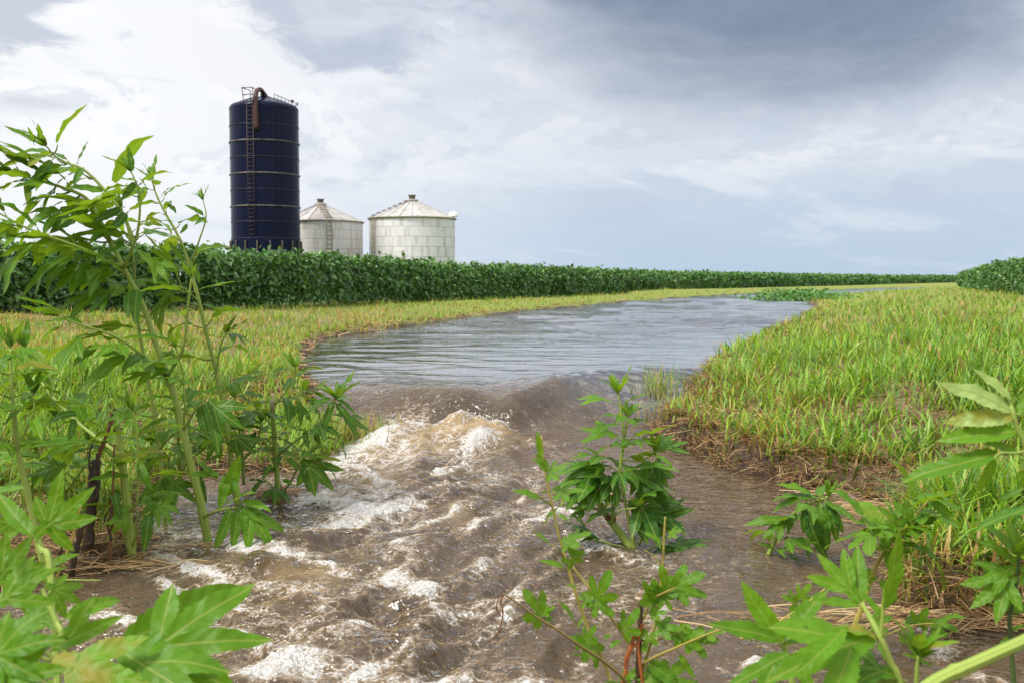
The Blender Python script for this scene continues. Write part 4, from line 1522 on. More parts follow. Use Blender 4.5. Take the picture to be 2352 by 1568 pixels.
def leaf_mesh(kind, bend, pet, seed, fine=False):
    key = (kind, bend, pet, seed, fine)
    if key in _leafcache:
        return _leafcache[key]
    r = random.Random(hash((kind, round(bend * 10), round(pet * 100))) % 10007 + seed * 131)
    lobes = [(R(a + r.uniform(-5, 5) * (a != 0)), l * r.uniform(0.9, 1.08) if a else l, w * r.uniform(0.88, 1.14)) for a, l, w in KINDS_L[kind]]
    order = sorted(range(len(lobes)), key=lambda i: lobes[i][0])
    n = 22 if fine else 14
    V, F, UV = [], [], []
    asym = r.uniform(-0.12, 0.12)
    tw = r.uniform(-0.35, 0.35)
    ph = r.uniform(0, 6)
    fold = r.uniform(0.06, 0.22) if len(lobes) > 2 else r.uniform(0.10, 0.42)
    wav = r.uniform(0.010, 0.026)

    def deform(x, y, lat):
        z = abs(lat) * fold
        rr = math.hypot(x, y)
        z += wav * math.sin(7 * x + 5 * y + ph) * min(1, rr * 2.5) + wav * 1.2 * math.sin(19 * rr + ph * 2) * min(1, abs(lat) * 9)
        y2 = y + asym * x * x * 0.6
        # droop like an arc
        k = bend
        if k > 1e-3 and rr > 1e-6:
            q = math.sin(k * rr) / k
            dz = -(1 - math.cos(k * rr)) / k
            nx, ny = x / rr, y2 / max(rr, 1e-6)
            # offset along the bent normal
            x3 = nx * (q + z * math.sin(k * rr))
            y3 = ny * (q + z * math.sin(k * rr))
            z3 = dz + z * math.cos(k * rr)
        else:
            x3, y3, z3 = x, y2, z
        t = tw * x3
        return (x3, y3 * math.cos(t) - z3 * math.sin(t), z3 * math.cos(t) + y3 * math.sin(t) * 0.5)

    off = 0.24 if kind in ('three', 'five', 'two') else 0.0
    for oi, li in enumerate(order):
        a, L, W = lobes[li]
        main = abs(a) < 1e-6
        ox = 0.0 if main else off
        zo = 0.0 if main else -0.004
        lim = []
        for sd_ in (-1, 1):                      # right side, left side
            j = oi + sd_
            lim.append(abs(lobes[order[j]][0] - a) / 2 if 0 <= j < len(order) else (1.2 if kind != 'mul' else 1.0))
        base = len(V)
        ca, sa = math.cos(a), math.sin(a)
        for i in range(n + 1):
            s = i / n
            s = s ** 1.12
            c = s * L
            w = lobe_profile(kind, s) * W
            ser = 1.0
            if 0.12 < s < 0.97:
                ser = (1.0 if i % 2 else 0.87) * r.uniform(0.95, 1.04)
            cols = []
            for sd_, lm in ((-1, lim[0]), (1, lim[1])):
                ww = w * ser
                cap = c * math.tan(min(lm, 1.35))
                if main and off:
                    cap = 9.0 if c < off or lm > 1.1 else (c - off) * math.tan(lm) + 0.012
                cols.append(sd_ * min(ww, cap))
            c0 = math.sin(s * 3.0) * 0.02 * r.uniform(0.6, 1)
            for lt in (cols[0], cols[0] * 0.5, 0.0, cols[1] * 0.5, cols[1]):
                fw = c + (0.018 * ser if lt in (cols[0], cols[1]) and i % 2 == 0 else 0)
                x, y = ox + fw * ca - lt * sa, fw * sa + lt * ca
                q = deform(x, y, lt)
                V.append((q[0], q[1], q[2] + zo))
                UV.append((s * L, 0.5 + lt))
        for i in range(n):
            for j in range(4):
                p = base + i * 5 + j
                F.append((p, p + 5, p + 6, p + 1))
    # petiole runs back from the junction
    if pet > 0:
        base = len(V)
        m = 4
        for i in range(m + 1):
            s = i / m
            c = Vector((-pet * (1 - s), 0, -0.02 * math.sin(s * 3.14)))
            rad = 0.011 + 0.005 * (1 - s)
            for k in range(5):
                an = 2 * math.pi * k / 5
                V.append((c.x, c.y + rad * math.cos(an), c.z + rad * math.sin(an) - 0.006))
                UV.append((0, 0.5))
        for i in range(m):
            for k in range(5):
                k2 = (k + 1) % 5
                F.append((base + i * 5 + k, base + i * 5 + k2, base + (i + 1) * 5 + k2, base + (i + 1) * 5 + k))
    me = bpy.data.meshes.new('leaf')
    me.from_pydata(V, [], F)
    l = me.uv_layers.new(name='UVMap')
    vi = np.zeros(len(me.loops), np.int32)
    me.loops.foreach_get('vertex_index', vi)
    l.data.foreach_set('uv', np.array(UV, np.float32)[vi].ravel())
    me.polygons.foreach_set('use_smooth', [True] * len(me.polygons))
    me.update()
    _leafcache[key] = me
    return me


_matmesh = {}


def with_mat(me, mat):
    key = (me.name, mat.name)
    if key not in _matmesh:
        if len(me.materials) == 0:
            m2 = me
        else:
            m2 = me.copy()
            m2.materials.clear()
        m2.materials.append(mat)
        _matmesh[key] = m2
    return _matmesh[key]


UPV = Vector((0, 0, 1))
CAMP = Vector((0, 0, CAM_Z))


class Plant:
    def __init__(self, name, label, cat, base, group=None, leafmat=None, stemmat=None, seed=0, wind=(0, 0, 0)):
        self.root = thing(name, label, cat, base, group)
        self.base = Vector(base)
        self.lm = leafmat or M_RAG
        self.sm = stemmat or M_STEM
        self.r = random.Random(seed)
        self.wind = Vector(wind)
        self.first = True
        self.n = 0

    def stem(self, pts, r0, r1, nodes=None, name=None, sides=9, mat=None, per=7, node_gap=None):
        """pts: world points"""
        sm = catmull(pts, per)
        n = len(sm)
        rad = [r0 + (r1 - r0) * i / (n - 1) for i in range(n)]
        if node_gap:
            L = 0
            nxt = node_gap * 0.6
            for i in range(1, n):
                L += (sm[i] - sm[i - 1]).length
                if L > nxt:
                    rad[i] *= 1.22
                    nxt += node_gap
        mb = MB()
        mb.tube([p - self.base for p in sm], rad, sides)
        nm = name or ('stem' if self.first else 'branch')
        self.first = False
        obj(nm, mb.mesh(nm), mat or self.sm, self.root)
        return sm

    def leaf(self, pos, d, length, kind, bend=0.5, pet=0.3, up=None, roll=0.0, mat=None, fine=False, seed=None, junction=False):
        d = Vector(d).normalized()
        up = Vector(up) if up is not None else UPV
        zax = up - d * up.dot(d)
        if zax.length < 0.05:
            zax = Vector((d.z, 0.3, -d.x)) - d * d.dot(Vector((d.z, 0.3, -d.x)))
            if zax.length < 0.05:
                zax = d.orthogonal()
        zax.normalize()
        yax = zax.cross(d)
        M = Matrix((d, yax, zax)).transposed().to_4x4()
        M = M @ Matrix.Rotation(roll, 4, 'X')
        sd_ = seed if seed is not None else self.r.randrange(4)
        me = with_mat(leaf_mesh(kind, bend, pet, sd_, fine), mat or self.lm)
        p = Vector(pos) - self.base
        if not junction:
            p = p + d * pet * length
        s = length * self.r.uniform(0.97, 1.03)
        obj('leaf', me, None, self.root, M=Matrix.Translation(p) @ M @ Matrix.Diagonal((s, s * self.r.uniform(0.92, 1.08), s, 1)))
        self.n += 1

    def px_leaf(self, base, tip, Yb, Yt, kind, bend=0.25, pet=0.15, face=0.5, roll=0.0, mat=None, fine=False, seed=None):
        """leaf with its junction at one measured place and its tip at another"""
        b, t = at(base[0], base[1], Yb), at(tip[0], tip[1], Yt)
        d = t - b
        to_cam = (CAMP - b).normalized()
        up = to_cam * face + UPV * (1 - face)
        L = d.length * (1 + 0.06 * bend)
        # raise the start so that the bent tip still meets its place
        d2 = d.normalized() + (up - d.normalized() * up.dot(d.normalized())).normalized() * bend * 0.5
        self.leaf(b, d2, L, kind, bend, pet, up, roll, mat, fine, seed, junction=True)

    def foliate(self, sm, k, t0, t1, l0, l1, kinds, pet=0.28, droop=0.6, spread=0.95, mat=None, twist=0.0, both=True, skip=0.0):
        """opposite leaf pairs at k nodes along a stem, each pair turned 90 degrees from the last"""
        r = self.r
        n = len(sm)
        ph = twist or r.uniform(0, 3.1)
        for i in range(k):
            t = t0 + (t1 - t0) * (i + 0.5 + r.uniform(-0.2, 0.2)) / k
            q = max(0, min(n - 1.001, t * (n - 1)))
            j = int(q)
            p = sm[j].lerp(sm[j + 1], q - j)
            T = (sm[j + 1] - sm[j]).normalized()
            a = T.orthogonal().normalized()
            a = Matrix.Rotation(ph + i * math.pi / 2 + r.uniform(-0.3, 0.3), 3, T) @ a
            L = (l0 + (l1 - l0) * (i / max(1, k - 1))) * (1.28 if self.sm is M_STEM else 1.0)
            for sg in ((1, -1) if both else (1,)):
                if r.random() < skip:
                    continue
                d = a * sg * spread + T * 0.45 + self.wind * r.uniform(0.6, 1.3) + Vector((r.uniform(-.2, .2), r.uniform(-.2, .2), r.uniform(-.15, .2)))
                if d.z > 0.2:
                    d.z = 0.2 + (d.z - 0.2) * 0.35
                kd = r.choice(kinds)
                b = max(0.05, droop * r.uniform(0.5, 1.5))
                b = min((0.15, 0.5, 0.9, 1.4), key=lambda v: abs(v - b))
                self.leaf(p, d, L * r.uniform(0.75, 1.15), kd, b, pet, None, r.uniform(-0.5, 0.5), mat)

    def apex(self, p, T, L, n=6, kinds=('lance',), spread=0.5, mat=None):
        r = self.r
        T = Vector(T).normalized()
        a = T.orthogonal().normalized()
        for i in range(n):
            d = Matrix.Rotation(i * 2.4 + r.uniform(-.3, .3), 3, T) @ a
            s = spread * (0.35 + 0.9 * (i / n))
            self.leaf(p, T + d * s + self.wind * 0.5, L * (0.5 + 0.6 * i / n) * r.uniform(0.85, 1.15), r.choice(kinds), r.choice((0.15, 0.5)), 0.05, None, r.uniform(-.6, .6), mat)


def W(lst):
    return [at(*p) for p in lst]


GR = 'giant weeds growing from the left edge of the pool'

# ---- the tall leaning weed on the left
def plant_tall():
    P = Plant('ragweed', 'tallest leafy weed, thick ribbed stem leaning left against the sky', 'weed', on(480, 1262, -.33), GR, M_RAG, seed=1, wind=(-0.45, 0.0, -0.05))
    Y = 4.12
    m = P.stem(W([(482, 1268, Y), (462, 1160, Y), (440, 1070, Y), (416, 965, Y + .02), (385, 860, Y + .04), (352, 772, Y + .05), (326, 695, Y + .05), (284, 615, Y + .05), (237, 521, Y + .05), (200, 458, Y + .05), (140, 430, Y + .0), (84, 414, Y - .05), (32, 396, Y - .08)]),
               0.0185, 0.0035, node_gap=0.2)
    b1 = P.stem(W([(310, 560, Y + .12), (290, 510, Y + .12), (270, 474, Y + .1), (232, 428, Y + .1), (193, 391, Y + .1), (152, 374, Y + .1), (125, 358, Y + .08), (108, 338, Y + .05)]), 0.0085, 0.003, node_gap=0.2)
    b2 = P.stem(W([(286, 612, Y + .04), (304, 570, Y), (317, 528, Y - .02), (321, 450, Y - .05), (303, 398, Y - .05)]), 0.008, 0.003)
    b3 = P.stem(W([(282, 614, Y + .04), (215, 582, Y - .1), (127, 548, Y - .18), (55, 521, Y - .22), (-10, 485, Y - .25)]), 0.007, 0.003)
    b4 = P.stem(W([(284, 616, Y + .04), (312, 600, Y - .02), (335, 592, Y - .05)]), 0.005, 0.004)
    b5 = P.stem(W([(385, 862, Y + .02), (420, 800, Y - .05), (432, 700, Y - .08), (440, 640, Y - .1)]), 0.0075, 0.004)
    b6 = P.stem(W([(380, 862, Y + .02), (330, 818, Y - .1), (262, 772, Y - .2), (180, 744, Y - .28), (140, 728, Y - .3)]), 0.0065, 0.003)
    b7 = P.stem(W([(422, 985, Y), (424, 930, Y - .05), (420, 860, Y - .05), (404, 800, Y - .1)]), 0.005, 0.003)
    b8 = P.stem(W([(422, 985, Y), (450, 940, Y - .08), (470, 925, Y - .1)]), 0.005, 0.004)
    b9 = P.stem(W([(464, 1188, Y), (500, 1172, Y - .1), (545, 1165, Y - .14)]), 0.007, 0.005)
    P.foliate(m, 5, 0.06, 0.46, 0.15, 0.18, ['three', 'lance', 'three'], 0.3, 0.9, skip=0.1)
    P.foliate(m, 4, 0.50, 0.66, 0.24, 0.26, ['three', 'three', 'five', 'lance'], 0.30, 0.8)
    P.foliate(m, 6, 0.70, 0.97, 0.25, 0.20, ['three', 'lance', 'lance', 'three'], 0.22, 0.7)
    P.foliate(b1, 6, 0.15, 0.92, 0.24, 0.18, ['three', 'lance', 'lance'], 0.2, 0.7)
    P.foliate(b2, 5, 0.2, 0.95, 0.19, 0.13, ['lance', 'three', 'lance'], 0.2, 0.6)
    P.foliate(b3, 5, 0.25, 0.95, 0.21, 0.15, ['lance', 'lance', 'three'], 0.2, 0.6)
    P.foliate(b5, 3, 0.2, 0.9, 0.16, 0.13, ['lance', 'three'], 0.2, 0.5)
    P.foliate(b6, 3, 0.3, 0.95, 0.19, 0.15, ['lance', 'three'], 0.2, 0.5)
    P.foliate(b7, 4, 0.3, 0.95, 0.14, 0.10, ['lance', 'three'], 0.2, 0.4)
    for sm, L, n in ((m, 0.17, 7), (b1, 0.11, 9), (b2, 0.12, 6), (b3, 0.14, 6), (b5, 0.10, 5), (b6, 0.15, 5), (b7, 0.11, 6)):
        P.apex(sm[-1], sm[-1] - sm[-4], L, n)
    # prominent leaves
    for base, tip, k, bd, fc, dm in (
            ((100, 400), (8, 355), 'lance', .15, .5, 0), ((120, 368), (62, 448), 'lance', .5, .7, 1), ((90, 330), (8, 292), 'lance', .15, .4, 0), ((60, 425), (74, 470), 'lance', .5, .8, 1),
            ((95, 318), (86, 282), 'lance', .15, .6, 0), ((78, 330), (62, 292), 'lance', .15, .6, 0), ((190, 388), (162, 425), 'lance', .5, .8, 1), ((178, 372), (205, 325), 'lance', .15, .5, 0),
            ((238, 440), (158, 432), 'lance', .5, .5, 0), ((205, 480), (112, 530), 'ovate', .5, .7, 1), ((165, 478), (52, 518), 'three', .5, .5, 0), ((280, 478), (220, 515), 'ovate', .5, .7, 1),
            ((290, 490), (262, 540), 'ovate', .9, .7, 1), ((250, 520), (200, 552), 'ovate', .5, .8, 0), ((282, 570), (205, 592), 'lance', .5, .5, 0), ((215, 598), (110, 680), 'three', .5, .4, 0),
            ((255, 610), (160, 668), 'three', .5, .5, 0), ((300, 668), (278, 728), 'ovate', .9, .9, 1), ((316, 664), (302, 745), 'ovate', .9, .9, 1), ((250, 672), (205, 720), 'lance', .9, .7, 1),
            ((350, 595), (378, 650), 'three', .9, .8, 0), ((110, 545), (18, 545), 'lance', .15, .5, 0), ((30, 515), (-10, 555), 'lance', .5, .5, 0), ((320, 420), (255, 410), 'lance', .5, .4, 0),
            ((310, 420), (280, 462), 'lance', .5, .8, 1), ((338, 440), (322, 412), 'lance', .15, .5, 0), ((460, 930), (468, 1005), 'ovate', .9, .9, 1), ((478, 915), (535, 1000), 'three', .9, .7, 1),
            ((470, 920), (520, 1035), 'lance', .9, .8, 1), ((225, 795), (165, 842), 'ovate', .5, .4, 0), ((290, 815), (185, 905), 'lance', .5, .35, 0), ((300, 812), (215, 820), 'lance', .5, .3, 0),
            ((285, 823), (350, 822), 'lance', .9, .4, 1)):
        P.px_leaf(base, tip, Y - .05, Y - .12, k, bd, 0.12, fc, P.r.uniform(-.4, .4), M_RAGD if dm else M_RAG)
    # the low leafy shoot dipping into the foam
    for base, tip, k, bd, fc in (((530, 1168), (502, 1258), 'ovate', .5, .9), ((545, 1165), (540, 1262), 'ovate', .5, .9), ((560, 1160), (625, 1258), 'three', .9, .6), ((545, 1160), (600, 1205), 'three', .5, .5),
                                 ((520, 1160), (590, 1130), 'lance', .5, .2), ((555, 1150), (622, 1175), 'lance', .5, .4), ((560, 1180), (575, 1250), 'ovate', .9, .8), ((515, 1140), (560, 1045), 'ovate', .15, .9),
                                 ((500, 1100), (450, 1060), 'lance', .5, .5), ((505, 1090), (430, 1090), 'lance', .5, .5), ((520, 1090), (505, 1170), 'ovate', .9, .9), ((530, 1085), (550, 1140), 'lance', .9, .9)):
        P.px_leaf(base, tip, Y - .16, Y - .2, k, bd, 0.1, fc, P.r.uniform(-.3, .3), M_FORE if fc < .5 else M_RAG)
    return P


plant_tall()


def plant_second():
    Y = 4.55
    P = Plant('ragweed', 'tall weed right of the thickest stem, slim stem nodding leftwards over the crop', 'weed', on(543, 1150, -.30), GR, M_RAG, seed=2, wind=(-0.3, 0, -0.05))
    m = P.stem(W([(545, 1160, Y), (536, 1100, Y), (523, 986, Y), (498, 859, Y), (473, 761, Y), (457, 691, Y), (430, 594, Y), (407, 538, Y), (380, 491, Y), (360, 450, Y), (350, 418, Y)]), 0.0135, 0.003, node_gap=0.22)
    b1 = P.stem(W([(437, 612, Y), (455, 560, Y - .05), (473, 501, Y - .06), (467, 462, Y - .06)]), 0.005, 0.002)
    b2 = P.stem(W([(437, 618, Y), (458, 580, Y - .04), (480, 570, Y - .05)]), 0.0045, 0.003)
    b3 = P.stem(W([(455, 692, Y), (425, 664, Y - .1), (395, 655, Y - .15)]), 0.0045, 0.003)
    b4 = P.stem(W([(496, 868, Y), (505, 800, Y - .05), (520, 765, Y - .1)]), 0.005, 0.003)
    P.foliate(m, 6, 0.55, 0.97, 0.20, 0.13, ['lance', 'three', 'ovate'], 0.22, 0.7)
    P.foliate(m, 5, 0.15, 0.52, 0.20, 0.21, ['three', 'lance'], 0.28, 0.9, skip=0.15)
    P.foliate(b3, 2, 0.4, 0.95, 0.18, 0.15, ['three', 'lance'], 0.2, 0.7)
    for sm, L in ((m, 0.12), (b1, 0.08), (b4, 0.12), (b3, 0.1)):
        P.apex(sm[-1], sm[-1] - sm[-4], L, 6)
    for base, tip, k, bd, fc, dm in (((468, 495), (425, 470), 'ovate', .5, .7, 0), ((470, 500), (448, 518), 'ovate', .9, .7, 1), ((430, 515), (418, 540), 'ovate', .5, .8, 0), ((478, 572), (512, 610), 'three', .9, .4, 1),
                                     ((400, 660), (365, 705), 'three', .9, .6, 1), ((420, 665), (390, 660), 'lance', .5, .3, 0), ((515, 765), (575, 788), 'three', .9, .4, 1), ((470, 700), (500, 715), 'ovate', .9, .5, 1),
                                     ((445, 615), (462, 650), 'ovate', .5, .8, 0), ((385, 470), (408, 490), 'ovate', .5, .6, 0), ((372, 450), (395, 430), 'lance', .5, .5, 0), ((420, 600), (380, 560), 'lance', .5, .5, 0),
                                     ((500, 985), (480, 1060), 'three', .9, .8, 1), ((530, 990), (575, 1050), 'three', .9, .7, 1)):
        P.px_leaf(base, tip, Y - .06, Y - .1, k, bd, 0.15, fc, P.r.uniform(-.4, .4), M_RAGD if dm else M_RAG)


plant_second()


def plant_third():
    Y = 4.35
    P = Plant('ragweed', 'slender upright weed between the two tall leaning stems, standing in ripples', 'weed', on(381, 1245, -.32), GR, M_RAG, seed=3, wind=(-0.25, 0, -0.05))
    m = P.stem(W([(381, 1250, Y), (375, 1120, Y), (361, 993, Y + .02), (339, 867, Y + .04), (320, 761, Y + .06), (312, 680, Y + .08), (308, 600, Y + .1), (292, 520, Y + .12), (280, 480, Y + .12)]), 0.011, 0.003, node_gap=0.22)
    b1 = P.stem(W([(366, 1030, Y), (395, 1000, Y - .1), (415, 985, Y - .14)]), 0.005, 0.003)
    P.foliate(m, 3, 0.62, 0.76, 0.19, 0.20, ['three', 'lance', 'ovate'], 0.2, 0.8)
    P.foliate(m, 4, 0.12, 0.6, 0.17, 0.20, ['three', 'lance'], 0.28, 0.8, skip=0.15)
    P.foliate(m, 4, 0.78, 0.98, 0.20, 0.13, ['lance', 'three'], 0.2, 0.6)
    P.apex(m[-1], m[-1] - m[-4], 0.11, 6)
    for base, tip, k, bd, fc, dm in (((345, 1110), (320, 1165), 'lance', .9, .8, 1), ((375, 1095), (400, 1170), 'lance', .9, .8, 1), ((368, 1100), (325, 1210), 'lance', .5, .8, 0), ((380, 1090), (445, 1160), 'three', .9, .6, 0),
                                     ((440, 1080), (475, 1150), 'lance', .9, .6, 1), ((385, 960), (330, 985), 'lance', .5, .4, 0), ((400, 985), (345, 1020), 'three', .5, .4, 0)):
        P.px_leaf(base, tip, Y - .1, Y - .15, k, bd, 0.12, fc, P.r.uniform(-.3, .3), M_RAGD if dm else M_RAG)


plant_third()


def plant_cut():
    Y = 3.9
    P = Plant('ragweed', 'thick stemmed weed with snapped brown top and long side branch, nearest the mud', 'weed', on(306, 1302, -.33), GR, M_RAG, seed=4, wind=(-0.15, 0, 0))
    m = P.stem(W([(308, 1310, Y), (300, 1235, Y), (286, 1101, Y), (275, 1030, Y), (267, 972, Y)]), 0.0185, 0.0125, node_gap=0.16)
    mb = MB()
    mb.tube([p - P.base for p in W([(268, 990, Y), (266, 970, Y), (258, 955, Y), (262, 940, Y)])], [0.014, 0.0125, 0.008, 0.004], 7)
    obj('torn_top', mb.mesh('torn_top'), M_RUSTST, P.root)
    b1 = P.stem(W([(280, 1055, Y), (262, 1034, Y + .04), (231, 1011, Y + .08), (173, 964, Y + .15), (115, 903, Y + .22), (90, 868, Y + .26), (70, 832, Y + .28), (58, 800, Y + .28)]), 0.0085, 0.004, node_gap=0.2)
    b2 = P.stem(W([(230, 1030, Y + .05), (205, 1070, Y), (188, 1070, Y - .05), (150, 1065, Y - .08)]), 0.004, 0.003)
    b3 = P.stem(W([(290, 1180, Y), (315, 1150, Y - .06), (318, 1070, Y - .08), (314, 990, Y - .1), (305, 945, Y - .12)]), 0.006, 0.003)
    b4 = P.stem(W([(300, 1265, Y), (325, 1195, Y - .08), (345, 1175, Y - .1)]), 0.006, 0.004)
    P.foliate(b1, 7, 0.2, 0.95, 0.18, 0.16, ['three', 'lance', 'ovate'], 0.22, 0.7)
    P.foliate(b3, 4, 0.3, 0.95, 0.15, 0.12, ['three', 'lance'], 0.2, 0.6)
    P.foliate(m, 3, 0.3, 0.9, 0.15, 0.17, ['three', 'lance'], 0.22, 0.7)
    for sm, L in ((b1, 0.14), (b3, 0.13)):
        P.apex(sm[-1], sm[-1] - sm[-4], L, 7)
    for base, tip, k, bd, fc, dm in (((150, 1065), (78, 1100), 'five', .9, .6, 1), ((150, 1060), (120, 1110), 'ovate', .9, .8, 0), ((168, 1055), (182, 1075), 'ovate', .9, .8, 0), ((178, 950), (110, 965), 'ovate', .9, .5, 1),
                                     ((170, 960), (165, 1010), 'ovate', .9, .8, 1), ((300, 950), (240, 968), 'three', .5, .4, 0), ((300, 1160), (245, 1205), 'lance', .9, .8, 0), ((295, 1170), (265, 1230), 'three', .9, .8, 0),
                                     ((330, 1150), (355, 1165), 'ovate', .9, .8, 1), ((345, 1165), (330, 1265), 'lance', .5, .9, 1), ((350, 1150), (400, 1205), 'three', .9, .6, 0), ((262, 1120), (270, 1190), 'lance', .9, .8, 1),
                                     ((310, 1040), (245, 1065), 'three', .5, .5, 0), ((320, 1060), (335, 1130), 'ovate', .9, .8, 0), ((210, 905), (190, 930), 'ovate', .5, .6, 0), ((195, 880), (205, 840), 'lance', .15, .5, 0)):
        P.px_leaf(base, tip, Y - .08, Y - .12, k, bd, 0.14, fc, P.r.uniform(-.3, .3), M_RAGD if dm else M_RAG)


plant_cut()


def plant_edge():
    Y = 3.55
    P = Plant('ragweed', 'weed at the left margin with one straight yellowish stem', 'weed', at(103, 1300, Y), GR, M_RAG, seed=5, wind=(-0.1, 0, 0))
    m = P.stem(W([(108, 1330, Y), (66, 1145, Y), (40, 1025, Y), (32, 942, Y), (26, 874, Y + .02), (24, 800, Y + .03)]), 0.0135, 0.004, node_gap=0.2)
    b1 = P.stem(W([(38, 1040, Y), (65, 975, Y - .04), (78, 945, Y - .05), (80, 905, Y - .05)]), 0.005, 0.003)
    b2 = P.stem(W([(38, 1035, Y), (10, 1010, Y - .05), (-20, 985, Y - .08)]), 0.005, 0.003)
    P.foliate(m, 5, 0.55, 0.97, 0.18, 0.14, ['three', 'lance', 'five'], 0.22, 0.7)
    P.foliate(b1, 3, 0.4, 0.95, 0.14, 0.10, ['lance', 'three'], 0.2, 0.5)
    P.foliate(b2, 2, 0.4, 0.95, 0.14, 0.12, ['lance', 'three'], 0.2, 0.5)
    for sm, L in ((m, 0.13), (b1, 0.11)):
        P.apex(sm[-1], sm[-1] - sm[-4], L, 7)
    for base, tip, k, bd, fc in (((35, 1030), (-40, 1010), 'ovate', .5, .4), ((45, 1020), (110, 1015), 'ovate', .9, .4), ((60, 900), (130, 860), 'lance', .5, .4), ((30, 820), (-30, 850), 'three', .5, .5), ((40, 800), (95, 820), 'three', .5, .5)):
        P.px_leaf(base, tip, Y - .06, Y - .1, k, bd, 0.12, fc, P.r.uniform(-.3, .3))


plant_edge()


def plant_shrub():
    Y = 4.75
    P = Plant('ragweed', 'bushy weed by the white foam with snapped bare top and straw round its base', 'weed', on(640, 1150, -.28), GR, M_RAGD, seed=6, wind=(0.05, 0, 0))
    m = P.stem(W([(640, 1160, Y), (634, 1050, Y), (628, 975, Y), (625, 930, Y), (626, 908, Y)]), 0.0125, 0.010, node_gap=0.17)
    mb = MB()
    mb.tube([p - P.base for p in W([(626, 945, Y - .003), (626, 920, Y - .003), (627, 902, Y)])], [0.0112, 0.0108, 0.006], 8)
    obj('torn_top', mb.mesh('torn_top'), M_CUT, P.root)
    b1 = P.stem(W([(634, 1050, Y), (668, 1020, Y - .08), (722, 979, Y - .12), (755, 940, Y - .15), (772, 915, Y - .16)]), 0.006, 0.003)
    b2 = P.stem(W([(630, 930, Y), (652, 905, Y - .04), (670, 870, Y - .06), (676, 845, Y - .06)]), 0.004, 0.002)
    b3 = P.stem(W([(640, 1140, Y), (668, 1105, Y - .12), (690, 1060, Y - .2), (712, 1030, Y - .22), (735, 990, Y - .2)]), 0.006, 0.003)
    b4 = P.stem(W([(632, 985, Y), (600, 950, Y - .05), (585, 940, Y - .06)]), 0.004, 0.003)
    b5 = P.stem(W([(634, 1050, Y), (600, 1010, Y - .06), (560, 1005, Y - .08)]), 0.004, 0.003)
    b6 = P.stem(W([(630, 925, Y), (680, 910, Y - .05), (720, 900, Y - .07)]), 0.0035, 0.002)
    b7 = P.stem(W([(640, 1140, Y), (620, 1110, Y - .08), (600, 1095, Y - .1)]), 0.004, 0.003)
    P.foliate(b1, 4, 0.35, 0.9, 0.15, 0.13, ['three', 'lance', 'lance'], 0.2, 0.8)
    P.foliate(b2, 4, 0.2, 0.95, 0.13, 0.09, ['lance', 'ovate'], 0.2, 0.7)
    P.foliate(b3, 3, 0.5, 0.95, 0.14, 0.13, ['lance', 'three'], 0.2, 0.8)
    P.foliate(b4, 3, 0.3, 0.95, 0.15, 0.12, ['three', 'lance'], 0.2, 0.8)
    P.foliate(b5, 3, 0.3, 0.95, 0.15, 0.14, ['three', 'lance'], 0.2, 0.9)
    P.foliate(b6, 3, 0.4, 0.95, 0.13, 0.10, ['three', 'lance'], 0.2, 0.7)
    P.foliate(b7, 2, 0.3, 0.95, 0.12, 0.10, ['lance', 'three'], 0.2, 0.7)
    P.foliate(m, 4, 0.15, 0.9, 0.14, 0.12, ['lance', 'three'], 0.25, 0.9)
    P.apex(b1[-1], (0, -.2, 1), 0.16, 9, ('lance',), 1.5)
    P.apex(b1[-1], (0, -.2, 1), 0.09, 5, ('lance',), 0.5, M_FORE)
    P.apex(b2[-1], b2[-1] - b2[-4], 0.10, 7, ('lance',), 0.9, M_RAG)
    P.apex(b6[-1], b6[-1] - b6[-4], 0.10, 6, ('lance',), 0.8, M_RAG)
    for base, tip, k, bd, fc in (((772, 925), (810, 985), 'lance', .9, .6), ((765, 920), (745, 990), 'lance', .9, .8), ((775, 918), (815, 950), 'lance', .9, .5), ((762, 915), (700, 945), 'lance', .9, .5),
                                 ((690, 1052), (768, 1125), 'five', .5, .8), ((690, 1050), (785, 1058), 'lance', .5, .3), ((695, 1062), (712, 1130), 'lance', .5, .9), ((660, 1050), (690, 1085), 'ovate', .9, .8),
                                 ((650, 1100), (672, 1115), 'ovate', .9, .8), ((625, 1065), (600, 1100), 'lance', .9, .8), ((735, 975), (785, 1005), 'ovate', .9, .5), ((700, 990), (705, 1030), 'ovate', .9, .9),
                                 ((720, 985), (735, 1025), 'ovate', .9, .9), ((560, 1000), (530, 1040), 'three', .9, .8)):
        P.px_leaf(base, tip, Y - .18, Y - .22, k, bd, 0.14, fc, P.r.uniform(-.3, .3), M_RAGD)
    # straw caught round the foot
    mb = MB()
    r = random.Random(4)
    for i in range(46):
        a = r.uniform(0, 6.28)
        q = r.uniform(0.02, 0.09)
        mb.tube([(math.cos(a) * 0.012, math.sin(a) * 0.012, 0.06 + r.uniform(0, .03)), (math.cos(a) * q * .6, math.sin(a) * q * .6, 0.03), (math.cos(a) * q, math.sin(a) * q, -0.03)], 0.0016, 4, False)
    o = obj('root_straw', mb.mesh('root_straw'), M_STRAWP, P.root)
    o['kind'] = 'stuff'


M_STRAWP = mat_plain('plain_straw', (0.30, 0.19, 0.09), 0.65, scale=30)
plant_shrub()


